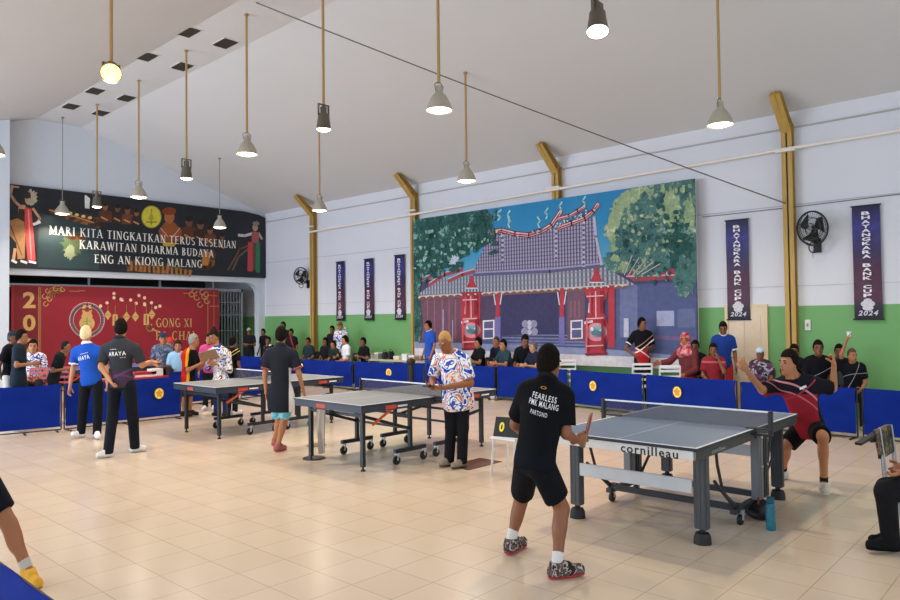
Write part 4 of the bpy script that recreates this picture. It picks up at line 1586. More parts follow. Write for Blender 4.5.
def barrier(p0, p1, label, emblem=None, h=0.70, face=1, frame=M_frame):
    p0, p1 = Vector((p0[0], p0[1], 0)), Vector((p1[0], p1[1], 0))
    d = p1 - p0
    L = d.length
    r = empty('court_barrier', p0, math.atan2(d.y, d.x), label, 'barrier', 'blue court barriers')
    BAR_N[0] += 1
    rnd = random.Random(BAR_N[0])
    ph = [rnd.random() * 6.28 for _ in range(4)]
    b = MB()
    nx_, nz_ = 28, 10
    vs, fs = [], []
    z0_, z1_ = 0.075, h
    def disp(x, z):
        s = (z - z0_) / (z1_ - z0_)
        return 0.012 * math.sin(3.1 * x + 5.0 * s + ph[0]) * (0.3 + s * (1 - s) * 3) + 0.006 * math.sin(7 * x - 9 * s + ph[1]) + 0.004 * math.sin(14 * x + 16 * s + ph[2])
    for i in range(nx_ + 1):
        for j in range(nz_ + 1):
            x, z = 0.015 + (L - 0.03) * i / nx_, z0_ + (z1_ - z0_) * j / nz_
            if j == nz_:
                z -= 0.012 * abs(math.sin(math.pi * i / nx_)) * 1.0
            vs.append((x, disp(x, z), z))
    n1 = nz_ + 1
    for i in range(nx_):
        for j in range(nz_):
            q = i * n1 + j
            fs.append((q, q + n1, q + n1 + 1, q + 1))
    k = len(vs)
    b.add(vs + [(x, y + 0.006, z) for x, y, z in vs], fs + [tuple(reversed([a + k for a in f])) for f in fs])
    edge = [i * n1 + nz_ for i in range(nx_ + 1)]
    b.add([], [])
    for a, c in zip(edge[:-1], edge[1:]):
        b.f.append((a, c, c + k, a + k))
        b.mi.append(0)
    b.build('cloth', BARC, r, True)
    b = MB()
    b.tube([(0, 0.015, 0.03), (0, 0.015, h - 0.01)], 0.011, seg=6).tube([(L, 0.015, 0.03), (L, 0.015, h - 0.01)], 0.011, seg=6)
    b.tube([(0, 0.018, h - 0.03), (L, 0.018, h - 0.03)], 0.009, seg=6).tube([(0, 0.012, 0.03), (L, 0.012, 0.03)], 0.011, seg=6)
    b.build('frame', frame, r, True)
    for x in (0.06, L / 2, L - 0.06):
        b = MB()
        b.box((x - 0.014, -0.13, 0.0), (x + 0.014, 0.16, 0.018), bev=0.003)
        b.build('foot', frame, r)
    if emblem is not None:
        ex, ez = emblem
        y = -0.026 if face > 0 else 0.034
        y0_ = disp(ex, ez) - 0.010 if face > 0 else disp(ex, ez) + 0.018
        e = empty('emblem', (ex, y0_, ez))
        e.parent = r
        s = -1 if face > 0 else 1
        for nm, rr, m_, dy in (('emblem_rim', 0.112, mat('#1b1d25', 0.5), 0.0), ('emblem_disc', 0.090, M_yel, 0.002 * s), ('emblem_crest', 0.05, M_yel2, 0.004 * s)):
            b = MB()
            q = disc((0, dy, 0), rr * 0.86, rr, (1, 0, 0), (0, 0, 1), 24)
            b.poly(q)
            if nm == 'emblem_crest':
                for kk in range(5):
                    a = kk * 1.2566 + 0.3
                    b.poly(disc((0.05 * math.cos(a) * 0.86, dy * 1.2, 0.05 * math.sin(a)), 0.02, 0.022, (1, 0, 0), (0, 0, 1), 8))
                m_ = M_ora
            b.build(nm, m_, e)
    return r


SEAM = [(11.25, 19.4), (11.15, 17.45), (11.1, 15.4), (11.1, 13.35), (11.5, 11.3), (11.6, 9.32), (11.5, 7.45), (11.22, 5.75), (10.92, 4.05), (10.85, 2.40), (10.85, 0.72)]
RL = ['blue barrier nearest the stage in the right row', 'blue barrier second from the stage in the right row', 'blue barrier third from the stage in the right row, left of the white-shirted boy',
      'blue barrier with one crest behind the net of the middle table', 'blue barrier right of the umpire in the floral shirt, before three seated spectators',
      'blue barrier directly behind the near player in black', 'blue barrier with a crest left of the white chairs', 'blue barrier with a crest in front of the white chairs',
      'blue barrier behind the opponent in red', 'blue barrier at the right end of the right row, behind the folded chair']
EM = {3: [(1.02, 0.46)], 6: [(0.55, 0.44)], 7: [(0.62, 0.46)]}
for i in range(10):
    a, c = Vector(SEAM[i]), Vector(SEAM[i + 1])
    g = (c - a).normalized() * 0.035
    # runs from far to near, so its visible face (towards the tables) is local -y
    barrier(a + g, c - g, RL[i], EM.get(i, [None])[0], h=0.70 if i not in (5, 6, 7) else 0.715)
LL = [((1.35, 12.62), (3.10, 12.33)), ((3.14, 12.32), (4.12, 12.12)), ((4.16, 12.10), (6.05, 12.02))]
LN = ['blue barrier at the left edge of the photo, before the men in black', 'blue barrier behind the man in the blue polo and white hair', 'blue barrier with a yellow crest left of the umpire in the striped shirt']
for i, (a, c) in enumerate(LL):
    barrier(a, c, LN[i], (1.50, 0.47) if i == 2 else None, h=0.745)
barrier((6.45, 13.6), (8.2, 13.7), 'blue barrier behind the farthest table, under the clipboard holder', h=0.72)
barrier((8.3, 13.75), (10.1, 14.1), 'blue barrier behind the farthest table, behind the boy in light blue shorts', h=0.72)
barrier((0.93, 4.35), (0.935, 2.55), 'bright blue barrier corner at the lower left of the photo', h=0.70, face=1)
barrier((3.06, 0.54), (3.06, -1.1), 'blue barrier end just showing at the lower right corner', h=0.66)

# ------------------------------------------------------------------ chairs
def plastic_chair(col, seat_z=0.43):
    r = empty('plastic_chair')
    M_ = mat(col, 0.35, 0, 0.4)
    w, d = 0.19, 0.19
    b = MB()
    b.box((-w, -d, seat_z - 0.02), (w, d, seat_z + 0.005), bev=0.008)
    b.build('seat', M_, r)
    bk = empty('backrest', (0, 0, 0))
    bk.parent = r
    b = MB()
    for s in (-1, 1):
        b.bar((s * (w - 0.012), -d + 0.01, seat_z), (s * (w - 0.02), -d - 0.05, seat_z + 0.42), 0.024, 0.022)
    b.build('upright', M_, bk)
    b = MB()
    for z in (0.14, 0.24, 0.34, 0.42):
        f = z / 0.42
        b.box((-w + 0.02, -d + 0.01 - 0.06 * f - 0.009, seat_z + z - 0.026), (w - 0.02, -d + 0.01 - 0.06 * f + 0.009, seat_z + z + 0.014))
    b.build('slat', M_, bk)
    for sx_ in (-1, 1):
        for sy_ in (-1, 1):
            b = MB()
            b.bar((sx_ * (w - 0.02), sy_ * (d - 0.02), seat_z - 0.02), (sx_ * (w + 0.012), sy_ * (d + 0.012), 0), 0.026, 0.026)
            b.build('leg', M_, r)
    return r


def steel_chair():
    """stacking chair used by the seated spectators"""
    r = empty('steel_chair')
    Mf, Mt = mat('#7d8084', 0.35, 0.7), mat('#33363d', 0.7)
    w, d, sz = 0.18, 0.18, 0.43
    MB().box((-w, -d, sz - 0.03), (w, d, sz), bev=0.012).build('seat', Mt, r)
    b = MB()
    b.box((-w, -d - 0.065, sz + 0.2), (w, -d - 0.04, sz + 0.42), bev=0.01)
    b.build('backrest', Mt, r)
    b = MB()
    for s in (-1, 1):
        b.tube([(s * w, d, 0), (s * w, d - 0.02, sz - 0.03), (s * w, -d, sz - 0.03), (s * w, -d - 0.05, sz + 0.40)], 0.011, seg=6)
        b.tube([(s * w, -d - 0.04, 0), (s * w, -d + 0.04, sz - 0.03)], 0.011, seg=6)
    b.build('frame', Mf, r)
    return r


SEATED = []      # chairs under spectators are added with the people
chair_white = plastic_chair('#e6e6e8')
def put(o, x, y, face, label, cat='chair', group=None):
    o.location = (x, y, 0)
    o.rotation_euler.z = math.radians(face - 90)
    return tag(o, label, cat, group)
W1 = at_w(640, 400, 13.0)
put(chair_white, W1.x, W1.y, 40, 'white slatted plastic chair in front of the standing man in black and red', group='white plastic chairs behind the right barriers')
for (u, w_, l) in ((667, 12.35, 'white slatted plastic chair beside the woman in the red headscarf'), (566, 14.4, 'white slatted plastic chair just right of the near player\'s head')):
    c = copy_tree(chair_white)
    p = at_w(u, 400, w_)
    put(c, p.x, p.y, 40, l, group='white plastic chairs behind the right barriers')

# folded tablet-arm chair at the right
r = empty('folding_chair', (0, 0, 0), 0, 'folded chair with black patterned back and black tablet arm, right edge', 'chair')
Mch = mat('#b9bcc2', 0.25, 0.8)
def fc(u, v, dw):
    return at_w(u, v, 5.75 + dw)
q0 = fc(887, 470, 0)
r.location = (q0.x, q0.y, 0)
off = Vector((q0.x, q0.y, 0))
for (a_, c_) in (((879.5, 428, -.10), (893, 520, -.06)), ((891, 425, .14), (903, 508, .18))):
    p0_, p1_ = fc(*a_) - off, fc(*c_) - off
    p1_ = p0_ + (p1_ - p0_) * ((p0_.z - 0.012) / (p0_.z - p1_.z))
    MB().tube([p0_, p1_], 0.011, seg=8).build('rear_tube', Mch, r, True)
for (a_, c_) in (((882, 455, -.12), (888, 522, -.16)), ((893, 452, .10), (899, 512, .08))):
    p0_, p1_ = fc(*a_) - off, fc(*c_) - off
    p1_ = p0_ + (p1_ - p0_) * ((p0_.z - 0.012) / (p0_.z - p1_.z))
    MB().tube([p0_, p1_], 0.011, seg=8).build('front_tube', Mch, r, True)
t = NT('chair_back_print', 0.6)
PR = t.base(t.ramp(t.noise(14, 3), [(0.42, '#121214'), (0.52, '#221d1b'), (0.60, '#8a745a'), (0.68, '#4a1c20')]))
b = MB()
fr = [fc(*q) - off for q in ((877.5, 430, -.13), (889.5, 424.5, .16), (893.5, 452, .16), (882.5, 459, -.13))]
nb = (fr[1] - fr[0]).cross(fr[3] - fr[0]).normalized() * 0.03
b.add(fr + [p + nb for p in fr], [(0, 1, 2, 3), (7, 6, 5, 4), (0, 4, 5, 1), (1, 5, 6, 2), (2, 6, 7, 3), (3, 7, 4, 0)])
b.build('backrest', PR, r)
MB().bar(fc(879, 431.5, -.05) - off, fc(858, 444, -.22) - off, 0.05, 0.02).build('tablet_arm', M_black, r)
MB().tube([fc(879.5, 440, -.08) - off, fc(871, 441, -.1) - off], 0.014, seg=8).build('arm_hinge', M_black, r)

# ------------------------------------------------------------------ small things
# score table with flip scoreboard
ps = Vector((6.12, 4.72, 0))
r = empty('score_stool', ps, 0, 'small white stool carrying a scoreboard behind the near player', 'stool')
Mwh = mat('#dedfe0', 0.4)
MB().box((-0.15, -0.17, 0.40), (0.15, 0.17, 0.425), bev=0.006).build('seat', Mwh, r)
for sx_ in (-1, 1):
    for sy_ in (-1, 1):
        MB().bar((sx_ * 0.12, sy_ * 0.14, 0.40), (sx_ * 0.15, sy_ * 0.16, 0), 0.02, 0.02).build('leg', Mwh, r)
r = empty('flip_scoreboard', ps + Vector((0, -0.02, 0.426)), math.radians(-78), 'black tent-shaped flip scoreboard with a yellow zero on the white stool', 'scoreboard')
b = MB()
for s in (-1, 1):
    b.bar((-0.19, s * 0.085, 0.0), (-0.19, s * 0.012, 0.19), 0.38, 0.006, up=(0, 1, 0)) if False else None
b.add([(-0.19, -0.085, 0), (0.19, -0.085, 0), (0.19, -0.008, 0.20), (-0.19, -0.008, 0.20), (-0.19, 0.085, 0), (0.19, 0.085, 0), (0.19, 0.008, 0.20), (-0.19, 0.008, 0.20)],
      [(0, 1, 2, 3), (5, 4, 7, 6), (3, 2, 6, 7), (0, 3, 7, 4), (1, 5, 6, 2), (0, 4, 5, 1)])
b.build('stand', M_black, r)
b = MB()
vs, fs = text_mesh('0', 0.06, 0.10, bold=0.04)
for cx in (-0.10, 0.10):
    b.add([(cx + v.x, -0.085 + 0.077 * ((v.y + 0.1) / 0.2) - 0.004, 0.2 * ((v.y + 0.1) / 0.2)) for v in vs], fs)
b.build('digit', mat('#e8d23a', 0.4, vary=0), r)
MB().tube([(-0.12, 0, 0.20), (-0.12, 0, 0.215), (0.12, 0, 0.215), (0.12, 0, 0.20)], 0.006, seg=5).build('ring_binding', mat('#c9b52e', 0.4), r)

# teal bottle
pb = on_z(771, 530)
r = empty('water_bottle', pb, 0, 'teal water bottle standing on the floor beside the near table', 'bottle')
t = NT('teal_plastic', 0.15, 0, 0.5)
t.b.inputs['Transmission Weight'].default_value = 0.25
TEALB = t.base(t.mix(t.noise(20, 2), '#0f6a80', '#1787a0'))
MB().lathe([(0, 0), (0.034, 0), (0.037, 0.008), (0.037, 0.06), (0.034, 0.075), (0.037, 0.09), (0.037, 0.15), (0.034, 0.165), (0.037, 0.18), (0.036, 0.205), (0.028, 0.215), (0, 0.217)], seg=20).build('body', TEALB, r, True)
MB().lathe([(0, 0.262), (0.022, 0.262), (0.029, 0.256), (0.030, 0.218), (0, 0.216)], seg=20).build('cap', mat('#0d566c', 0.35), r, True)
# black bag by the net post
pbg = on_z(752, 517)
r = empty('sports_bag', pbg + Vector((0.05, -0.03, 0)), 0.5, 'small black bag lying on the floor by the table leg, behind the bottle', 'bag')
b = MB()
bm = bmesh.new()
bmesh.ops.create_icosphere(bm, subdivisions=3, radius=1)
rnd = random.Random(3)
vs = [Vector((v.co.x * 0.20 * (1 + 0.12 * math.sin(5 * v.co.y + 3 * v.co.z)), v.co.y * 0.12, max(0, 0.065 + v.co.z * 0.075 * (1 + 0.2 * math.sin(6 * v.co.x))))) for v in bm.verts]
fs = [[v.index for v in f.verts] for f in bm.faces]
bm.free()
b.add(vs, fs).build('bag_body', M_black, r, True)
MB().tube([(-0.10, 0.02, 0.10), (-0.07, 0, 0.16), (0.05, 0, 0.16), (0.09, 0.02, 0.10)], 0.009, seg=6).build('strap', mat('#7a2a26', 0.6), r, True)

# towel over the end of the middle table
pt = Vector((tB.location.x - LT / 2, tB.location.y, 0))
tw = empty('towel', (5.085, 6.75, 0.66), 0, 'grey-white towel hanging below the left end of the middle table', 'towel')
b = MB()
vs, fs = [], []
for i in range(15):
    for j in range(9):
        s, q = i / 14, j / 8
        vs.append((0.03 + 0.02 * math.sin(q * 9) + 0.02 * math.sin(q * 17 + s * 3) * s, (q - 0.5) * (0.17 - 0.05 * s) + 0.02 * math.sin(3 * s), -0.52 * s * (1 - 0.12 * abs(q - 0.4))))
for i in range(14):
    for j in range(8):
        k = i * 9 + j
        fs.append((k, k + 1, k + 10, k + 9))
n = len(vs)
b.add(vs + [(x + 0.008, y, z) for x, y, z in vs], fs + [tuple(reversed([a + n for a in f])) for f in fs])
b.build('towel_cloth', cloth('#a59a90'), tw, True)
MB().bar((0.035, -0.10, 0.005), (0.035, 0.10, 0.005), 0.012, 0.012).build('hanging_rod', M_black, tw)

# two round stand bases by the middle table
for (u, v, rr, c, l) in ((314, 458.5, 0.14, '#26201d', 'dark round base of a stand on the floor, left of the middle table'), (316, 445.5, 0.13, '#7a6238', 'brownish round base on the floor behind the dark one, left of the middle table')):
    p = on_z(u, v)
    o = MB().lathe([(0, 0.022), (0.03, 0.022), (rr * 0.9, 0.016), (rr, 0.008), (rr, 0.0), (0, 0)], seg=28).build('round_base', mat(c, 0.5), None, True, l, 'stand base')
    o.location = p
# brown sheet painted for the umpire's shadow and reflection on the floor
p = on_z(472, 463)
o = MB().box((-0.30, -0.17, 0), (0.30, 0.17, 0.006)).build('floor_shadow_sheet', mat('#5a352a', 0.6), None, False, 'flat dark brown sheet painted as the floor shadow of the umpire in the floral shirt', 'mat')  # no real mat: stands in for the umpire's shadow and reflection
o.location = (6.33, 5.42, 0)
# balls
o = MB().lathe([(0.02 * math.sin(math.pi * k / 10), -0.02 * math.cos(math.pi * k / 10)) for k in range(11)], seg=16).build('table_tennis_ball', mat('#f1ede6', 0.4), None, True, 'white ball in the air right of the boy in light blue shorts', 'ball')
o.location = at_w(301, 365.5, 11.2)
o.scale = (1.6, 1.6, 1.6)

# table with boxes behind the left barrier
r = empty('side_table', (5.45, 13.0, 0), 0, 'narrow table with boxes right behind the left barrier crest', 'table')
MB().box((-0.6, -0.22, 0.68), (0.75, 0.22, 0.71)).build('table_top', mat('#a8323a', 0.5), r)
for sx_ in (-0.55, 0.7):
    for sy_ in (-0.18, 0.18):
        MB().box((sx_ - 0.015, sy_ - 0.015, 0), (sx_ + 0.015, sy_ + 0.015, 0.68)).build('leg', Mch, r)
for (u, w_, dx, hh, c, l) in ((141, 13.1, 0.20, 0.09, '#a32c34', 'red and white flat box on the table behind the crest barrier'), (160, 13.1, 0.14, 0.13, '#e5e4e0', 'white box on the table behind the crest barrier'),
                              (172, 13.1, 0.07, 0.16, '#3a2c2c', 'dark upright box at the right end of the table behind the barrier')):
    p = at_w(u, 370, w_)
    r = empty('box', (p.x, 12.98, 0.71), 0, l, 'box')
    MB().box((-dx, -0.09, 0), (dx, 0.09, hh), bev=0.004).build('carton', mat(c, 0.5), r)
    if hh < 0.1:
        MB().box((-dx, -0.092, 0), (dx, 0.092, 0.035)).build('lower_band', mat('#e4dfd8', 0.5), r)

# food boxes and bags on the far bench (between the banners and the mural)
r = empty('bench', (12.2, 12.95, 0), 0, 'long low bench carrying lunch boxes and bags beside the temple mural', 'bench')
MB().box((-0.2, -1.15, 0.66), (0.2, 1.05, 0.70)).build('bench_top', mat('#b8b2a6', 0.5), r)
for y in (-1.0, 0.0, 0.9):
    MB().box((-0.17, y - 0.03, 0), (0.17, y + 0.03, 0.66)).build('support', mat('#8f8a80', 0.5), r)
items = [(372, 'box', 0.11, 0.13, '#dcd9d2', 'white lunch box at the left end of the far bench'), (379, 'box', 0.07, 0.16, '#8ea089', 'greenish box second from the left on the far bench'),
         (385, 'bag', 0.07, 0.18, '#2c2a2c', 'black bag left of the middle of the far bench'), (391, 'bag', 0.07, 0.20, '#201d20', 'larger black bag in the middle of the far bench'),
         (399, 'box', 0.10, 0.09, '#d8cf9c', 'flat pale yellow box on the far bench'), (407, 'box', 0.09, 0.15, '#dde2e6', 'white box right of the flat yellow box on the far bench'),
         (414, 'box', 0.09, 0.12, '#b9a284', 'tan box at the right end of the far bench')]
for (u, nm, dw, hh, c, l) in items:
    p = on_x(u, 355, 12.2)
    r = empty('lunch_' + nm if nm == 'box' else 'shoulder_bag', (12.2, p.y, 0.70), 0, l, nm)
    if nm == 'box':
        MB().box((-0.1, -dw, 0), (0.1, dw, hh), bev=0.005).build('carton', mat(c, 0.6), r)
        MB().box((-0.104, -dw - 0.004, hh - 0.03), (0.104, dw + 0.004, hh + 0.004), bev=0.003).build('lid', mat('#e6e2da' if c != '#dcd9d2' else '#c9b27f', 0.6), r)
    else:
        MB().box((-0.08, -dw, 0), (0.08, dw, hh), bev=0.03).build('bag_body', mat(c, 0.7), r)
        MB().tube([(0, -dw * 0.7, hh - 0.01), (0, -dw * 0.5, hh + 0.05), (0, dw * 0.5, hh + 0.05), (0, dw * 0.7, hh - 0.01)], 0.008, seg=6).build('handle', mat(c, 0.7), r)
# black filler added for the dark gap between two barriers near the crest
p = at_w(411, 380, 15.3)
r = empty('dark_gap_filler', (p.x, p.y, 0), 0, 'narrow black filler with rounded top, added as the dark gap between barriers left of umpire', 'post')  # no real post: stands in for the dark gap between the barriers
MB().lathe([(0, 0), (0.06, 0), (0.07, 0.02), (0.07, 0.70), (0.05, 0.74), (0, 0.74)], seg=18).build('gap_filler_body', M_black, r, True)
MB().lathe([(0, 0.87), (0.06, 0.85), (0.10, 0.80), (0.09, 0.74), (0, 0.72)], seg=18).build('gap_filler_knob', mat('#2a1a16', 0.5), r, True)

# ------------------------------------------------------------------ people: one grown surface per body, clothes grown around it
A_ = 1.185      # the photograph shows the hall squeezed sideways by this much; figures are grown at true width, then set to it


def V3(*a):
    return np.array(a if len(a) == 3 else a[0], dtype=np.float64)


def nrm(v):
    return v / (np.linalg.norm(v) + 1e-9)


class Field:
    def __init__(self, lo, hi, h):
        self.lo, self.h = np.array(lo), h
        self.n = np.maximum(4, np.ceil((np.array(hi) - self.lo) / h).astype(int) + 1)
        self.F = np.full(self.n, 1.0, dtype=np.float32)

    def fresh(self):
        f = Field.__new__(Field)
        f.lo, f.h, f.n = self.lo, self.h, self.n
        f.F = np.full(self.n, 1.0, dtype=np.float32)
        return f

    def _sub(self, lo, hi):
        i0 = np.clip(((lo - self.lo) / self.h).astype(int), 0, self.n - 1)
        i1 = np.clip(((hi - self.lo) / self.h).astype(int) + 2, 1, self.n)
        sl = tuple(slice(a, c) for a, c in zip(i0, i1))
        ax = [self.lo[k] + self.h * np.arange(i0[k], i1[k]) for k in range(3)]
        return sl, ax[0][:, None, None], ax[1][None, :, None], ax[2][None, None, :]

    def _smin(self, sl, d, k):
        f = self.F[sl]
        hh = np.clip(0.5 + 0.5 * (f - d) / k, 0, 1)
        self.F[sl] = f * (1 - hh) + d * hh - k * hh * (1 - hh)

    def cone(self, a, b, ra, rb, k=0.03):
        a, b = np.asarray(a, float), np.asarray(b, float)
        m_ = max(ra, rb) + 0.09
        sl, x, y, z = self._sub(np.minimum(a, b) - m_, np.maximum(a, b) + m_)
        d = b - a
        L2 = d @ d + 1e-12
        t = np.clip(((x - a[0]) * d[0] + (y - a[1]) * d[1] + (z - a[2]) * d[2]) / L2, 0, 1)
        q = np.sqrt((x - a[0] - t * d[0]) ** 2 + (y - a[1] - t * d[1]) ** 2 + (z - a[2] - t * d[2]) ** 2) - (ra + (rb - ra) * t)
        self._smin(sl, q.astype(np.float32), k)
        return self

    def ell(self, c, r, R=None, k=0.03):
        """ellipsoid: R rows are its three axes"""
        c = np.asarray(c, float)
        m_ = max(r) + 0.09
        sl, x, y, z = self._sub(c - m_, c + m_)
        if R is None:
            R = np.eye(3)
        q = [R[i][0] * (x - c[0]) + R[i][1] * (y - c[1]) + R[i][2] * (z - c[2]) for i in range(3)]
        k0 = np.sqrt((q[0] / r[0]) ** 2 + (q[1] / r[1]) ** 2 + (q[2] / r[2]) ** 2)
        k1 = np.sqrt((q[0] / r[0] ** 2) ** 2 + (q[1] / r[1] ** 2) ** 2 + (q[2] / r[2] ** 2) ** 2) + 1e-6
        self._smin(sl, (k0 * (k0 - 1) / k1).astype(np.float32), k)
        return self

    def plane(self, p, n_):
        """keep only the side the normal points away from"""
        p, n_ = np.asarray(p, float), nrm(np.asarray(n_, float))
        ax = [self.lo[k] + self.h * np.arange(self.n[k]) for k in range(3)]
        d = (ax[0][:, None, None] - p[0]) * n_[0] + (ax[1][None, :, None] - p[1]) * n_[1] + (ax[2][None, None, :] - p[2]) * n_[2]
        np.maximum(self.F, d.astype(np.float32), out=self.F)
        return self

    def sub(self, g):
        np.maximum(self.F, -g.F, out=self.F)
        return self

    def join(self, g, k=0.03):
        self._smin((slice(None),) * 3, g.F, k)
        return self

    def mesh(self):
        F = self.F
        F[0], F[-1], F[:, 0], F[:, -1], F[:, :, 0], F[:, :, -1] = (1.0,) * 6
        S = F < 0
        n = F.shape
        c = [S[i:n[0] - 1 + i, j:n[1] - 1 + j, k:n[2] - 1 + k] for i in (0, 1) for j in (0, 1) for k in (0, 1)]
        cnt = sum(q.astype(np.int8) for q in c)
        idx = np.argwhere((cnt > 0) & (cnt < 8))
        if len(idx) == 0:
            return np.zeros((0, 3)), np.zeros((0, 4), int)
        ids = np.full((n[0] - 1, n[1] - 1, n[2] - 1), -1, np.int64)
        ids[tuple(idx.T)] = np.arange(len(idx))
        off = np.array([(i, j, k) for i in (0, 1) for j in (0, 1) for k in (0, 1)])
        val = np.stack([F[tuple((idx + o).T)] for o in off], 1).astype(np.float64)
        acc, w = np.zeros((len(idx), 3)), np.zeros(len(idx))
        for a in range(8):
            for b_ in range(a + 1, 8):
                if np.abs(off[a] - off[b_]).sum() != 1:
                    continue
                cr = (val[:, a] < 0) != (val[:, b_] < 0)
                t_ = val[:, a] / (val[:, a] - val[:, b_] + 1e-12)
                p = off[a] + t_[:, None] * (off[b_] - off[a])
                acc += np.where(cr[:, None], p, 0)
                w += cr
        vs = self.lo + self.h * (idx + acc / w[:, None])
        fs = []
        for ax in range(3):
            e = [0, 0, 0]
            e[ax] = 1
            A, B = S[tuple(slice(0, n[q] - e[q]) for q in range(3))], S[tuple(slice(e[q], n[q]) for q in range(3))]
            o1, o2 = (ax + 1) % 3, (ax + 2) % 3
            for flip in (False, True):
                q = np.argwhere((~A & B) if flip else (A & ~B))
                q = q[(q[:, o1] > 0) & (q[:, o2] > 0) & (q[:, o1] < n[o1] - 1) & (q[:, o2] < n[o2] - 1)]
                if len(q) == 0:
                    continue
                d1, d2 = np.zeros(3, int), np.zeros(3, int)
                d1[o1], d2[o2] = 1, 1
                quad = [ids[tuple((q - d1 - d2).T)], ids[tuple((q - d2).T)], ids[tuple(q.T)], ids[tuple((q - d1).T)]]
                if flip:
                    quad = quad[::-1]
                fs.append(np.stack(quad, 1))
        fs = np.concatenate(fs)
        return vs, fs[(fs >= 0).all(1)]


def skin_object(name, parts, mats, parent):
    """parts: (vertices in person space, faces, material index)"""
    me = bpy.data.meshes.new(name)
    vs = np.concatenate([p[0] for p in parts]) / np.array([A_, A_, 1.0])
    off, fs, mi = 0, [], []
    for v, f, i in parts:
        fs += [tuple(q) for q in (np.asarray(f) + off).tolist()] if len(f) else []
        mi += [i] * len(f)
        off += len(v)
    me.from_pydata(vs.tolist(), [], fs)
    for x in mats:
        me.materials.append(x)
    if len(mats) > 1:
        me.polygons.foreach_set('material_index', mi)
    me.polygons.foreach_set('use_smooth', [True] * len(fs))
    me.update()
    o = bpy.data.objects.new(name, me)
    COL.objects.link(o)
    o.parent = parent
    return o


def ball(c, r, R=None, seg=8):
    R = np.eye(3) if R is None else np.array(R)
    vs, fs = [], []
    for i in range(seg // 2 + 1):
        th = math.pi * i / (seg // 2)
        for j in range(seg):
            ph = 2 * math.pi * j / seg
            q = np.array([r[0] * math.sin(th) * math.cos(ph), r[1] * math.sin(th) * math.sin(ph), r[2] * math.cos(th)])
            vs.append(np.asarray(c) + q @ R)
    for i in range(seg // 2):
        for j in range(seg):
            j2 = (j + 1) % seg
            fs.append((i * seg + j, (i + 1) * seg + j, (i + 1) * seg + j2, i * seg + j2))
    return np.array(vs), np.array(fs)


def hand_mesh(wr, d, n_, side, curl=0.5, s=1.0, h=0.0055):
    """palm, four bent fingers and a thumb; d: finger direction, n_: palm normal, side: +1/-1 thumb side"""
    d = nrm(d)
    n_ = nrm(n_ - d * (n_ @ d))
    b = np.cross(d, n_) * side
    R = np.stack([d, b, n_])
    f = Field(wr - 0.24 * s, wr + 0.24 * s, h)
    f.cone(wr - d * 0.03, wr + d * 0.02, 0.026 * s, 0.026 * s, 0.02)
    f.ell(wr + d * 0.055 * s, (0.052 * s, 0.041 * s, 0.017 * s), R, 0.02)
    for i, (o, L, a) in enumerate(((0.030, 0.070, 0.10), (0.010, 0.080, 0.03), (-0.010, 0.074, -0.03), (-0.029, 0.058, -0.10))):
        p = wr + d * 0.090 * s + b * o * s
        dd = nrm(d + b * a)
        c = curl * (0.9 + 0.12 * i)
        for k, fr in enumerate((0.42, 0.32, 0.26)):
            ang = c * (k + 0.5)
            dr = dd * math.cos(ang) + n_ * math.sin(ang)
            q = p + dr * L * fr * s
            f.cone(p, q, (0.0095 - 0.0008 * k) * s, (0.009 - 0.0010 * k) * s, 0.006)
            p = q
    p = wr + d * 0.028 * s + b * 0.030 * s
    for k, (L, ang) in enumerate(((0.042, 0.75), (0.034, 0.45), (0.026, 0.25))):
        dr = nrm(d * math.cos(ang) + b * math.sin(ang) + n_ * (0.25 + 0.5 * curl * (k + 0.4)))
        q = p + dr * L * s
        f.cone(p, q, (0.0125 - 0.0012 * k) * s, (0.0115 - 0.0012 * k) * s, 0.008)
        p = q
    return f.mesh()


SKIN_MED, SKIN_LT, SKIN_DK = '#a9714e', '#c08a66', '#7d5038'
PCOUNT = [0]


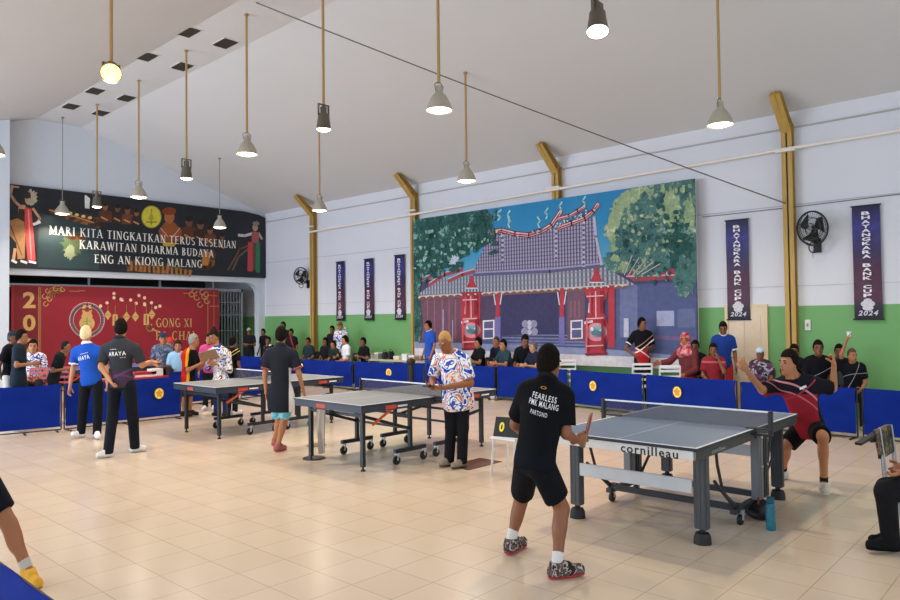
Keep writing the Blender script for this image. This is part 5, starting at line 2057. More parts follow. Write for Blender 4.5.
def person(base, J, face, label, skin=SKIN_MED, hair='#17130f', style='short', shirt=None, sleeve=0.72, pants=None, leg='long', legt=0.85,
           shoe='#d8d8d6', sole='#e8e6e2', sock=None, s=1.0, h=0.018, pitch=0.0, toes=None, hands=None, collar=None, belly=0.0, group=None,
           prints=(), hem=-0.06, cuff=None, build=1.0, cat='person', feet=True, skirt=None):
    """J: joints in the hall; face: azimuth of the face in degrees; returns the figure's root"""
    base = Vector((base[0], base[1], 0))
    PCOUNT[0] += 1
    r = empty('person', base, 0, label, cat, group)
    g = {}
    for k, v in J.items():
        g[k] = V3((v[0] - base[0]) * A_, (v[1] - base[1]) * A_, v[2])
    P, N, HD = g['pelvis'], g['neck'], g['head']
    fz = math.radians(face)
    up = nrm(N - P)
    side = g['shR'] - g['shL']
    side = nrm(side - up * (side @ up))
    fw = np.cross(up, side)
    hs = nrm(g['hipR'] - g['hipL'])
    hup = nrm(V3(0, 0, 1) * 0.5 + up * 0.5)
    hs = nrm(hs - hup * (hs @ hup))
    hf = np.cross(hup, hs)
    L = np.linalg.norm(N - P)
    RT, RH = np.stack([side, fw, up]), np.stack([hs, hf, hup])
    allp = np.array(list(g.values()))
    lo, hi = allp.min(0) - 0.24, allp.max(0) + 0.24
    lo[2] = -0.03
    f = Field(lo, hi, h)
    B = build

    def torso(F_, e, k=0.06):
        F_.cone(g['shL'] * 0.86 + g['shR'] * 0.14, g['shR'] * 0.86 + g['shL'] * 0.14, 0.058 * s + e, 0.058 * s + e, k)
        F_.ell(P + up * L * 0.70, (0.160 * s * B + e, 0.108 * s * B + e, 0.18 * s + e), RT, k)
        F_.ell(P + up * L * 0.36 + fw * belly * 0.4, (0.138 * s * B + e + belly * 0.4, 0.104 * s * B + e + belly * 0.7, 0.18 * s + e), RT, k)
        F_.ell(P + hup * 0.02, (0.158 * s * B + e, 0.115 * s * B + e, 0.125 * s + e), RH, k)
        for q in ('shL', 'shR'):
            F_.cone(N - up * 0.03, g[q] * 0.8 + N * 0.2 - up * 0.01, 0.05 * s + e, 0.052 * s + e, k)

    torso(f, 0.0)
    # head and neck
    hfw = V3(math.cos(fz) * math.cos(pitch), math.sin(fz) * math.cos(pitch), math.sin(pitch))
    hsd = nrm(np.cross(hfw, V3(0, 0, 1)))
    hu = np.cross(hsd, hfw)
    RHd = np.stack([hsd, hfw, hu])
    f.cone(N - up * 0.02, HD - hu * 0.05 - hfw * 0.012, 0.056 * s, 0.05 * s, 0.03)
    f.ell(HD, (0.074 * s, 0.094 * s, 0.114 * s), RHd, 0.02)
    f.ell(HD + hfw * 0.03 * s - hu * 0.062 * s, (0.053 * s, 0.058 * s, 0.056 * s), RHd, 0.03)
    hh_ = min(h, 0.011)
    fh = Field(HD - 0.17, HD + 0.17, hh_)
    fh.cone(HD - hu * 0.16 - hfw * 0.012, HD - hu * 0.05 - hfw * 0.012, 0.05 * s, 0.05 * s, 0.03)
    fh.ell(HD, (0.0755 * s, 0.0955 * s, 0.1155 * s), RHd, 0.02)
    fh.ell(HD + hfw * 0.03 * s - hu * 0.062 * s, (0.0545 * s, 0.0595 * s, 0.0575 * s), RHd, 0.03)
    fh.cone(HD + hfw * 0.088 * s + hu * 0.008 * s, HD + hfw * 0.106 * s - hu * 0.026 * s, 0.009 * s, 0.0145 * s, 0.012)
    fh.cone(HD + hfw * 0.088 * s + hu * 0.022 * s - hsd * 0.04 * s, HD + hfw * 0.088 * s + hu * 0.022 * s + hsd * 0.04 * s, 0.008 * s, 0.008 * s, 0.02)
    fh.ell(HD + hfw * 0.082 * s - hu * 0.062 * s, (0.024 * s, 0.012 * s, 0.010 * s), RHd, 0.012)
    fh.ell(HD + hfw * 0.078 * s - hu * 0.098 * s, (0.02 * s, 0.014 * s, 0.014 * s), RHd, 0.02)
    for q in (-1, 1):
        fh.ell(HD + hsd * q * 0.076 * s - hfw * 0.008 * s - hu * 0.012 * s, (0.012 * s, 0.022 * s, 0.034 * s), RHd, 0.008)
    # arms and legs
    for q in 'LR':
        f.cone(g['sh' + q], g['el' + q], 0.050 * s * B, 0.040 * s, 0.03)
        f.cone(g['el' + q], g['wr' + q], 0.041 * s, 0.027 * s, 0.02)
        lk = 0.85 if (pants is not None and leg == 'long') else 1.0
        f.cone(g['hip' + q], g['kn' + q], 0.086 * s * B * lk, 0.056 * s * lk, 0.035)
        f.cone(g['kn' + q], g['an' + q], 0.053 * s * lk, 0.037 * s * lk, 0.025)
        ax = nrm(g['an' + q] - g['kn' + q])
        bk = nrm(g['hip' + q] - g['kn' + q])
        cb = (bk - ax * (bk @ ax))
        cb = nrm(cb) if np.linalg.norm(cb) > 0.15 else -hf
        if lk == 1.0:
            f.ell(g['kn' + q] * 0.70 + g['an' + q] * 0.30 + cb * 0.016, (0.052 * s, 0.052 * s, 0.11 * s), np.stack([cb, np.cross(ax, cb), ax]), 0.03)
        f.cone(g['an' + q], g['to' + q], 0.036 * s, 0.026 * s, 0.02)
    v, q_ = f.mesh()
    parts = [(v, q_, 0), (*fh.mesh(), 0)]
    hands = hands or {}
    for q in 'LR':
        d = nrm(g['wr' + q] - g['el' + q])
        dd, nn, curl, sd = hands.get(q, (d, None, 0.45, 1))
        dd = nrm(np.asarray(dd, float)) if dd is not None else d
        if nn is None:
            inw = (N - up * 0.3) - g['wr' + q]
            nn = inw if abs(nrm(inw) @ dd) < 0.9 else fw
        b_ = np.cross(dd, nrm(np.asarray(nn, float)))
        sgn = 1 if b_ @ fw > 0 else -1
        hm = hand_mesh(g['wr' + q], dd, np.asarray(nn, float), sgn * sd, curl, s * 0.97, 0.0065 if h < 0.02 else 0.0085)
        parts.append((*hm, 0))
    for q in (-1, 1):
        parts.append((*ball(HD + hfw * 0.086 * s + hsd * q * 0.031 * s + hu * 0.004 * s, (0.016 * s, 0.008 * s, 0.009 * s), RHd), 1))
        parts.append((*ball(HD + hfw * 0.0945 * s + hsd * q * 0.033 * s + hu * 0.026 * s, (0.024 * s, 0.008 * s, 0.007 * s), RHd), 2))
    parts.append((*ball(HD + hfw * 0.091 * s - hu * 0.063 * s, (0.025 * s, 0.009 * s, 0.007 * s), RHd), 3))
    ms = NT('skin', 0.5, 0, 0.35)
    l = lin(skin)
    key = ('skin', skin)
    if key not in _MC:
        _MC[key] = ms.base(ms.mix(ms.noise(11, 3), tuple(x * 0.88 for x in l[:3]), tuple(min(1, x * 1.1) for x in l[:3])))
    skin_object('body', parts, [_MC[key], mat('#16110e', 0.3), mat(hair if hair not in (None, 'none') and style != 'hijab' else '#1d1612', 0.6), mat('#7d3f3a', 0.5)], r)
    # hair or headwear
    if style in ('short', 'bun', 'long', 'crop'):
        e = 0.006 if style == 'crop' else 0.016
        q = Field(HD - 0.2, HD + 0.2, hh_)
        q.ell(HD + hu * 0.012 * s - hfw * 0.008 * s, (0.076 * s + e, 0.096 * s + e, 0.112 * s + e), RHd, 0.02)
        c2 = q.fresh()
        c2.F[:] = q.F
        c2.plane(HD + hu * 0.060 * s, -hu).plane(HD + hfw * 0.080 * s, hfw * 1.0 - hu * 0.2)
        q.plane(HD + hfw * 0.030 * s + hu * 0.05 * s, hfw * 1.0 - hu * 0.35)
        q.join(c2, 0.008)
        if style == 'long':
            q.plane(HD - hu * 0.16 * s, -hu)
        else:
            q.plane(HD - hu * 0.018 * s, -hu + hfw * 0.62)
            q.plane(HD - hu * 0.085 * s, -hu)
        if style == 'bun':
            q.ell(HD + hu * 0.12 * s - hfw * 0.06 * s, (0.045 * s, 0.045 * s, 0.045 * s), RHd, 0.02)
        if style == 'long':
            q.ell(HD - hu * 0.09 * s - hfw * 0.06 * s, (0.085 * s, 0.05 * s, 0.10 * s), RHd, 0.03)
        hm = NT('hair', 0.85, 0, 0.08)
        l = lin(hair)
        kk = ('hair', hair)
        if kk not in _MC:
            _MC[kk] = hm.base(hm.mix(hm.noise(60, 3), tuple(x * 0.7 for x in l[:3]), tuple(min(1, x * 1.35) for x in l[:3])))
            hm.bump(hm.noise(90, 2), 0.4, 0.01)
        skin_object('hair', [(*q.mesh(), 0)], [_MC[kk]], r)
    elif style == 'cap':
        q = Field(HD - 0.22, HD + 0.24, hh_)
        q.ell(HD + hu * 0.02 * s, (0.092 * s, 0.112 * s, 0.118 * s), RHd, 0.02).plane(HD + hu * 0.04 * s, -hu)
        q2 = q.fresh()
        q2.ell(HD + hu * 0.045 * s + hfw * 0.10 * s, (0.075 * s, 0.085 * s, 0.012), RHd, 0.01)
        q.join(q2, 0.012)
        skin_object('cap', [(*q.mesh(), 0)], [cloth(hair)], r)
        q = Field(HD - 0.2, HD + 0.2, hh_)
        q.ell(HD - hfw * 0.012 * s, (0.083 * s, 0.098 * s, 0.118 * s), RHd, 0.02).plane(HD + hfw * 0.0, hfw).plane(HD + hu * 0.05 * s, hu).plane(HD - hu * 0.06 * s, -hu)
        skin_object('hair', [(*q.mesh(), 0)], [mat('#17130f', 0.6)], r)
    elif style == 'hijab':
        q = Field(HD - 0.36, HD + 0.24, hh_)
        q.ell(HD + hu * 0.005 * s - hfw * 0.005, (0.098 * s, 0.118 * s, 0.135 * s), RHd, 0.03)
        q.cone(HD - hu * 0.10, N - up * 0.04, 0.085 * s, 0.13 * s, 0.05)
        q.ell(N - up * 0.06 + fw * 0.03, (0.20 * s, 0.15 * s, 0.10 * s), RT, 0.05)
        c2 = q.fresh()
        c2.ell(HD + hfw * 0.10 * s - hu * 0.012 * s, (0.056 * s, 0.08 * s, 0.082 * s), RHd, 0.02)
        q.sub(c2)
        skin_object('headscarf', [(*q.mesh(), 0)], [hair if not isinstance(hair, str) else cloth(hair)], r)
    # shirt
    if shirt is not None:
        F_ = f.fresh()
        torso(F_, 0.021 * s)
        F_.plane(P + up * hem, -up)
        if hem < -0.02:
            E_ = f.fresh()
            E_.cone(P + hup * 0.02, P + up * hem, 0.13 * s * B, 0.15 * s * B, 0.03)
            E_2 = f.fresh()
            E_2.ell(P + up * (hem * 0.5), ((0.180 if hem > -0.12 else 0.215) * s * B, (0.136 if hem > -0.12 else 0.150) * s * B + belly * 0.3, 0.16 * s + max(0, -hem - 0.10) * 1.2), RH, 0.03)
            E_2.plane(P + up * hem, -up)
            F_.join(E_2, 0.03)
        for q in 'LR':
            a = f.fresh()
            e_ = g['el' + q] - g['sh' + q]
            if sleeve <= 1.0:
                w_ = g['sh' + q] + e_ * sleeve
                a.cone(g['sh' + q], g['sh' + q] + e_ * (sleeve + 0.25), 0.068 * s * B, (0.079 if sleeve > 0.4 else 0.07) * s, 0.02).plane(w_, e_)
            else:
                a.cone(g['sh' + q], g['el' + q], 0.068 * s * B, 0.058 * s, 0.02).cone(g['el' + q], g['wr' + q], 0.058 * s, 0.043 * s, 0.02)
                a.plane(g['wr' + q] - 0.02 * nrm(g['wr' + q] - g['el' + q]), g['wr' + q] - g['el' + q])
            F_.join(a, 0.03)
        nk = f.fresh()
        nk.cone(N - up * 0.015 + fw * 0.012, N + up * 0.12 + fw * 0.02, 0.058 * s, 0.075 * s, 0.02)
        F_.sub(nk)
        sv, sf = F_.mesh()
        so = skin_object('shirt', [(sv, sf, 0)], [shirt], r)
        if collar:
            C_ = Field(N - 0.2, N + 0.2, min(h, 0.012))
            nd = nrm(up + fw * 0.35)
            C_.ell(N + up * 0.036 + fw * 0.006, (0.092 * s, 0.092 * s, 0.040), np.stack([side, np.cross(nd, side), nd]), 0.01)
            ci = C_.fresh()
            ci.cone(N - nd * 0.1, N + nd * 0.12, 0.062 * s, 0.072 * s, 0.01)
            C_.sub(ci)
            skin_object('collar', [(*C_.mesh(), 0)], [cloth(collar)], r)
        if cuff:
            for q in 'LR':
                e_ = nrm(g['el' + q] - g['sh' + q])
                w_ = g['sh' + q] + (g['el' + q] - g['sh' + q]) * sleeve
                C_ = Field(w_ - 0.14, w_ + 0.14, min(h, 0.012))
                C_.cone(w_ - e_ * 0.05, w_ + e_ * 0.05, 0.081 * s, 0.081 * s, 0.01).plane(w_ + e_ * 0.004, e_).plane(w_ - e_ * 0.028, -e_)
                ci = C_.fresh()
                ci.cone(w_ - e_ * 0.1, w_ + e_ * 0.1, 0.066 * s, 0.066 * s, 0.01)
                C_.sub(ci)
                skin_object('sleeve_cuff', [(*C_.mesh(), 0)], [cloth(cuff)], r)
        # lettering pressed onto the cloth
        if prints:
            bvh = BVHTree.FromPolygons([Vector(x) for x in sv], [tuple(x) for x in sf.tolist()])
            for (body, o_, dirn, width, height, colr, slant) in prints:
                tv, tf = text_mesh(body, width, height, bold=0.008)
                dn = nrm(dirn)
                U = nrm(np.cross(dn, up)) * 1.0
                Vv = np.cross(U, dn)
                U2 = U * math.cos(slant) + Vv * math.sin(slant)
                V2 = Vv * math.cos(slant) - U * math.sin(slant)
                out = []
                oc = P + up * (L * o_[1]) + U * o_[0]
                for t_ in tv:
                    p = oc + U2 * t_.x + V2 * t_.y
                    hit = bvh.ray_cast(Vector(p - dn * 0.6), Vector(dn), 1.2)
                    q = np.array(hit[0]) if hit[0] is not None else p
                    out.append(q - dn * 0.006)
                skin_object('print', [(np.array(out), np.array(tf), 0)], [mat(colr, 0.5, vary=0)], r)
    # trousers or shorts
    if pants is not None:
        F_ = f.fresh()
        F_.ell(P + hup * 0.015, (0.170 * s * B, 0.128 * s * B, 0.13 * s), RH, 0.04)
        F_.plane(P + hup * 0.085, hup)
        for q in 'LR':
            a = f.fresh()
            th = g['kn' + q] - g['hip' + q]
            if leg == 'long':
                a.cone(g['hip' + q], g['kn' + q], 0.101 * s * B, 0.078 * s, 0.03).cone(g['kn' + q], g['an' + q] + V3(0, 0, -0.03), 0.078 * s, 0.070 * s, 0.03)
                a.plane(g['an' + q] + V3(0, 0, -0.035), V3(0, 0, -1))
            else:
                w_ = g['hip' + q] + th * legt
                a.cone(g['hip' + q], g['hip' + q] + th * (legt + 0.2), 0.102 * s * B, 0.094 * s, 0.03).plane(w_, th)
            F_.join(a, 0.03)
        skin_object('trousers' if leg == 'long' else 'shorts', [(*F_.mesh(), 0)], [pants], r)
    # feet
    for q in 'LR':
        a_, t_ = g['an' + q], g['to' + q]
        hd = t_ - a_
        hd[2] = 0
        hd = nrm(hd)
        lift = max(0.0, t_[2] - 0.03)
        F_ = Field(np.minimum(a_, t_) - 0.16, np.maximum(a_, t_) + 0.16, min(h, 0.012))
        heel = a_ - hd * 0.03
        heel[2] = max(0.035, a_[2] - 0.045)
        toe = t_ + hd * 0.03
        toe[2] = t_[2] + 0.008
        F_.cone(heel, toe, 0.047 * s, 0.040 * s, 0.02)
        F_.cone(a_ - hd * 0.006 + V3(0, 0, 0.02), a_ - hd * 0.006 + V3(0, 0, -0.03), 0.050 * s, 0.052 * s, 0.03)
        F_.cone(a_ + hd * 0.02 + V3(0, 0, -0.01), (a_ + t_) / 2 + V3(0, 0, 0.018), 0.040 * s, 0.036 * s, 0.03)
        ax = nrm(toe - heel)
        nz = nrm(V3(0, 0, 1) - ax * ax[2])
        F_.plane(a_ + V3(0, 0, 0.022), V3(0, 0, 1))
        S_ = F_.fresh()
        S_.F[:] = F_.F
        bot = (heel + toe) / 2 - nz * 0.034 * s
        F_.plane(bot + nz * 0.014, -nz)
        so = skin_object('shoe', [(*F_.mesh(), 0)], [shoe if not isinstance(shoe, str) else cloth(shoe)], r)
        S2 = F_.fresh()
        S2.cone(heel, toe, 0.052 * s, 0.045 * s, 0.02)
        S2.plane(bot + nz * 0.015, nz).plane(bot, -nz)
        skin_object('sole', [(*S2.mesh(), 0)], [cloth(sole)], so)
        if sock:
            K_ = Field(a_ - 0.14, a_ + 0.16, min(h, 0.012))
            ax = nrm(g['kn' + q] - a_)
            K_.cone(a_ - ax * 0.01, a_ + ax * 0.12, 0.041 * s, 0.045 * s, 0.02).plane(a_ + ax * 0.085, ax)
            skin_object('sock', [(*K_.mesh(), 0)], [cloth(sock)], r)
    return r, dict(g=g, up=up, fw=fw, side=side, N=N, P=P, HD=HD, base=base)


def px(w0, **k):
    """joints read off the photograph: (u, v, depth offset)"""
    return {a: at_w(u, v, w0 + dw) for a, (u, v, dw) in k.items()}


def child_part(root, name, mb, material, smooth=True):
    return mb.build(name, material, root, smooth)


def pose(x, y, face, kind='sit', H=1.70, lean=0.05, arms='lap', turn=0.0, seat=0.43):
    """joints of a figure standing or sitting at (x, y), facing the azimuth"""
    k = H / 1.72
    a = math.radians(face)
    fx, fy = math.cos(a), math.sin(a)
    rx_, ry_ = math.sin(a), -math.cos(a)
    def w(side, fwd, z):
        return Vector((x + (rx_ * side + fx * fwd) / A_ * 1.0, y + (ry_ * side + fy * fwd) / A_ * 1.0, z))
    J = {}
    if kind == 'sit':
        pz = seat + 0.09
        J['pelvis'] = w(0, 0, pz)
        J['neck'] = w(0, 0.03 + lean * 0.5, pz + 0.52 * k)
        J['head'] = w(0, 0.05 + lean * 0.62, pz + 0.665 * k)
        for q, s_ in (('L', -1), ('R', 1)):
            J['sh' + q] = w(s_ * 0.185 * k, 0.02 + lean * 0.45, pz + 0.455 * k)
            J['hip' + q] = w(s_ * 0.088 * k, 0.02, pz - 0.01)
            J['kn' + q] = w(s_ * 0.13 * k, 0.44 * k, pz + 0.0)
            J['an' + q] = w(s_ * 0.13 * k, 0.42 * k, 0.09)
            J['to' + q] = w(s_ * 0.15 * k, 0.56 * k, 0.035)
        base = {'lap': ((0.23, 0.06, 0.19), (0.11, 0.28, 0.10)), 'knees': ((0.25, 0.14, 0.17), (0.16, 0.40, 0.12)),
                'crossed': ((0.24, 0.08, 0.22), (0.02, 0.25, 0.25)), 'rail': ((0.24, 0.18, 0.22), (0.14, 0.42, 0.26))}
        hz_ = pz
    else:
        J['pelvis'] = w(0, 0, 0.92 * k)
        J['neck'] = w(0, -0.01 + lean * 0.5, 1.45 * k)
        J['head'] = w(0, 0.02 + lean * 0.7, 1.60 * k)
        for q, s_ in (('L', -1), ('R', 1)):
            J['sh' + q] = w(s_ * 0.188 * k, -0.01 + lean * 0.45, 1.385 * k)
            J['hip' + q] = w(s_ * 0.09 * k, 0, 0.90 * k)
            J['kn' + q] = w(s_ * 0.10 * k, 0.03, 0.49 * k)
            J['an' + q] = w(s_ * 0.11 * k, 0, 0.085)
            J['to' + q] = w(s_ * 0.13 * k, 0.15, 0.035)
        base = {'lap': ((0.24, -0.01, 0.20), (0.25, 0.10, -0.05)), 'hip': ((0.36, -0.06, 0.20), (0.19, 0.06, 0.06)), 'hold': ((0.24, 0.02, 0.20), (0.09, 0.26, 0.22)),
                'crossed': ((0.24, 0.06, 0.22), (0.02, 0.22, 0.26)), 'behind': ((0.27, -0.08, 0.20), (0.06, -0.14, 0.02))}
        hz_ = 0.92 * k
    for q, s_ in (('L', -1), ('R', 1)):
        am = arms if isinstance(arms, str) else arms[0 if q == 'L' else 1]
        if am == 'up':
            J['el' + q] = w(s_ * 0.20 * k, 0.10, hz_ + 0.68 * k)
            J['wr' + q] = w(s_ * 0.10 * k, 0.12, hz_ + 0.93 * k)
        elif am == 'chin':
            J['el' + q] = w(s_ * 0.22 * k, 0.22, hz_ + 0.26 * k)
            J['wr' + q] = w(s_ * 0.11 * k, 0.17, hz_ + 0.50 * k)
        elif am == 'out':
            J['el' + q] = w(s_ * 0.34 * k, 0.14, hz_ + 0.30 * k)
            J['wr' + q] = w(s_ * 0.44 * k, 0.32, hz_ + 0.28 * k)
        else:
            e, t_ = base[am]
            J['el' + q] = w(s_ * e[0] * k, e[1], hz_ + e[2] * k)
            J['wr' + q] = w(s_ * t_[0] * k, t_[1] + (0.02 if q == 'L' else 0), hz_ + t_[2] * k + (0.03 if (am == 'crossed' and q == 'L') else 0))
    return J

F2, R2 = np.array(_F), np.array(_R)
UPV = np.array([0, 0, 1.0])
def vdir(r_, f_, u_):
    """direction: picture right, away from the camera, up"""
    return nrm(R2 * r_ + F2 * f_ + UPV * u_)
def dirz(az):
    return np.array([math.cos(math.radians(az)), math.sin(math.radians(az)), 0.0])

# ---- near player in black
J = px(4.78, pelvis=(535, 459, 0), neck=(547, 385, .15), head=(549, 364, .2), shL=(525, 393, .19), shR=(566, 398, .06), elL=(515, 424, .30), wrL=(526, 437, .42),
       elR=(566, 433, .03), wrR=(576, 440, .14), hipL=(527, 464, .08), hipR=(542, 466, -.06), knL=(521, 500, .40), anL=(511, 541, .33), toL=(521, 544, .44),
       knR=(562, 509, -.02), anR=(557, 565, -.16), toR=(576, 571, -.14))
sp = px(4.78, a=(540, 552, 0))['a']
BLK = zones('black_sport_shirt', '#111215', [((0.0, 0.0, 1.0), 0.0, 0.80, '#10131b')])
SHORTS1 = zones('black_sport_shorts', '#14151a', [])
r1, c1 = person((sp.x, sp.y), J, 2, 'player in black shirt and shorts crouching at the near table, seen from behind', skin='#8a583c', shirt=BLK, sleeve=0.78, pants=SHORTS1, leg='short', legt=0.74,
    shoe=floral('sneaker_upper', ['#2e2624', '#3a302d', '#b4aaa2', '#4a3d39', '#6a5a54', '#3a302d'], 22), sole='#b83a40', sock='#d8d6d2', s=1.06, h=0.0125, pitch=-0.1, hem=-0.10, collar='#1b1b1e',
    hands={'R': (vdir(0.75, 0.35, 0.15), vdir(-0.2, 0.6, -0.1), 1.15, 1), 'L': (vdir(0.6, 0.7, 0.1), UPV, 0.5, 1)},
    prints=(('FEARLESS', (0.02, 0.86), dirz(24), 0.20, 0.040, '#e4e4e6', -0.06), ('PMK MALANG', (0.02, 0.765), dirz(24), 0.24, 0.040, '#e4e4e6', -0.06), ('PARTONO', (-0.005, 0.64), dirz(24), 0.14, 0.030, '#d9d9db', -0.06),
            ('O', (0.0, 0.985), dirz(24), 0.05, 0.018, '#c9912e', 0)))
# bat
def bat(loc, d, n_, label, group=None):
    r = empty('table_tennis_bat', loc, 0, label, 'bat', group)
    d, n_ = Vector(d).normalized(), Vector(n_)
    n_ = (n_ - d * n_.dot(d)).normalized()
    s_ = d.cross(n_)
    M = Matrix(((s_.x, d.x, n_.x, 0), (s_.y, d.y, n_.y, 0), (s_.z, d.z, n_.z, 0), (0, 0, 0, 1)))
    pts = [(0.070 * math.sin(a) * (1 if abs(math.cos(a)) < 2 else 1), 0.12 - 0.078 * math.cos(a)) for a in [2 * math.pi * k / 28 for k in range(28)]]
    for nm, z0_, z1_, c in (('blade', -0.003, 0.003, '#b78a56'), ('rubber', 0.003, 0.006, '#9c2a2c'), ('rubber', -0.006, -0.003, '#1b1b1d')):
        b = MB()
        lo_ = [M @ Vector((x, y, z0_)) for x, y in pts]
        hi_ = [M @ Vector((x, y, z1_)) for x, y in pts]
        n = len(pts)
        b.add(lo_ + hi_, [tuple(range(n - 1, -1, -1)), tuple(range(n, 2 * n))] + [(i, (i + 1) % n, n + (i + 1) % n, n + i) for i in range(n)])
        b.build(nm, mat(c, 0.5), r)
    b = MB()
    b.tube([M @ Vector((0, -0.055, 0)), M @ Vector((0, 0.0, 0)), M @ Vector((0, 0.05, 0))], [0.014, 0.012, 0.016], seg=10)
    b.build('handle', mat('#8a6a44', 0.5), r, True)
    return r
wr = J['wrR']
bp = Vector(wr) + Vector(vdir(0.8, 0.35, -0.02)) * 0.075
bat(bp, vdir(0.30, 0.25, 0.9), vdir(0.9, -0.3, -0.2), 'bat with dark rubber in the right hand of the near player')

# ---- opponent in red
J = px(7.0, pelvis=(809, 426, .05), neck=(796, 378, -.02), head=(789, 363, -.05), shR=(777, 386, .12), shL=(820, 386, -.06), elR=(762, 390, .03), wrR=(747, 371, -.06),
       elL=(833, 388, -.05), wrL=(834, 366, -.10), hipR=(801, 430, .14), hipL=(817, 431, -.03), knR=(786, 446, .12), anR=(783, 471, .33), toR=(776, 475, .28),
       knL=(823, 437, -.36), anL=(824, 484, -.27), toL=(825, 491, -.40))
sp = px(7.0, a=(805, 485, 0))['a']
REDK = zones('red_black_shirt', '#8e2430', [((0.0, 0.0, 1.0), 0.93, 2.0, '#1a1a20'), ((0.55, -0.25, 0.8), 0.705, 0.722, '#c08088'), ((0.55, -0.25, 0.8), 0.64, 0.65, '#b86a74'),
       ((-0.5, 0.5, 0.8), 0.81, 0.825, '#96323c'), ((0.6, -0.6, 0.1), 0.155, 0.4, '#191920')])
person((sp.x, sp.y), J, 150, 'opponent in red and black shirt swinging his arms behind the near table', skin='#ad7450', shirt=REDK, sleeve=0.85, pants=cloth('#0e0f12'), leg='short', legt=0.84,
       shoe='#c9c0b2', sole='#d8d2c6', sock='#1a1a1c', s=1.03, h=0.0135, hem=-0.08, collar='#1b1b1f',
       hands={'R': (vdir(-0.55, -0.2, 0.75), vdir(0.3, 0.7, 0.2), 0.6, 1), 'L': (vdir(-0.1, -0.1, 1), vdir(-0.6, 0.4, 0.1), 1.3, 1)},
       prints=(('-', (0.06, 0.80), -dirz(190), 0.075, 0.022, '#e2e2e2', 0.2),))

# ---- umpire in floral shirt
J = px(8.12, pelvis=(457, 390, 0), neck=(453, 356, -.02), head=(445, 342, -.06), shR=(437, 360, .08), shL=(465, 361, -.08), elR=(432, 381, .02), wrR=(433, 388, -.18),
       elL=(471, 383, -.14), wrL=(443, 388, -.25), hipR=(450, 393, .03), hipL=(463, 393, -.03), knR=(451, 427, .0), anR=(449, 459, .05), toR=(443, 464, -.02),
       knL=(463, 427, -.03), anL=(462, 460.5, -.02), toL=(455, 466, -.12))
sp = px(8.12, a=(456, 460, 0))['a']
FLOR = floral('floral_umpire_shirt', ['#1d3c9a', '#2f58b4', '#e9e7ea', '#ece8e8', '#2e50a8', '#e4d8cc', '#d9784a', '#e9e7ea'], 9.0)
person((sp.x, sp.y), J, 186, 'umpire in white, blue and orange floral shirt looking down at a black device', skin='#8f5734', hair='#b58c58', style='crop', shirt=FLOR, sleeve=0.80, pants=cloth('#15161b'),
       shoe='#8f8678', sole='#3a352e', s=1.0, h=0.0135, pitch=-0.42, hem=-0.22, belly=0.05, collar='#dfe0e6', build=1.05,
       hands={'R': (vdir(-0.25, -0.6, 0.1), vdir(0.2, 0.1, 0.9), 0.7, 1), 'L': (vdir(-0.8, -0.2, 0.05), vdir(0, 0.3, 0.9), 0.7, 1)})
p = at_w(429, 386, 7.88)
r = empty('handheld_counter', p, 0, 'small black device held in the hands of the umpire in the floral shirt', 'device')
MB().box((-0.06, -0.05, -0.01), (0.06, 0.05, 0.015), bev=0.006).build('casing', M_black, r)
MB().box((-0.045, -0.035, 0.015), (0.045, 0.0, 0.017)).build('screen', mat('#39424c', 0.2), r)

# ---- two players in front of the red backdrop
J = px(9.08, pelvis=(122, 382, 0), neck=(120, 341, 0), head=(121, 329, .03), shL=(105, 350, .03), shR=(137, 350, -.03), elL=(101, 367, -.06), wrL=(109, 379, -.12), elR=(142, 365, 0), wrR=(151, 362, .14),
       hipL=(115, 386, .02), hipR=(129, 386, -.02), knL=(112, 420, -.03), anL=(108, 451, -.15), toL=(101, 455.5, -.20), knR=(133, 418, .08), anR=(135, 446, .2), toR=(142, 449, .24))
sp = px(9.08, a=(121, 455, 0))['a']
GRYP = zones('charcoal_polo', '#33353a', [((0.35, 0.3, 1.0), 0.0, 1.03, '#3e3044'), ((0.35, 0.3, 1.0), 0.96, 0.985, '#5f3358'), ((-0.4, 0.3, 1.0), 1.02, 1.05, '#5c3f62')])
person((sp.x, sp.y), J, 60, 'man in charcoal polo with white lettering on the back, hand on hip, seen from behind', skin='#b98258', shirt=GRYP, sleeve=0.80, pants=cloth('#141820'), shoe='#d2d0cc', sole='#b9b6b0', s=1.02, h=0.014,
       hem=-0.06, collar='#2b2d31', prints=(('ARAYA', (0.0, 0.70), dirz(42), 0.27, 0.052, '#ecebe6', 0), ('----', (-0.05, 0.81), dirz(42), 0.10, 0.008, '#d0cfcb', 0), ('---', (0.09, 0.60), dirz(42), 0.07, 0.008, '#c9c8c4', 0)),
       hands={'R': (vdir(0.9, 0.3, -0.1), UPV, 0.4, 1)})
J = px(10.5, pelvis=(91, 381, 0), neck=(87, 346, 0), head=(86, 334.5, 0), shL=(75, 352, .03), shR=(101, 352, -.03), elL=(73, 370, 0), wrL=(70, 386, 0), elR=(106, 367, 0), wrR=(107, 381, -.03),
       hipL=(85, 384, 0), hipR=(97, 384, 0), knL=(83, 408, 0), anL=(81, 431.7, .02), toL=(75, 434.5, -.05), knR=(98, 408, -.02), anR=(97, 432, -.02), toR=(98, 437, -.15))
sp = px(10.5, a=(89, 437, 0))['a']
BLUP = zones('blue_polo', '#1f4fae', [((0.7, -0.6, -0.2), 0.12, 0.4, '#3a3f7a')])
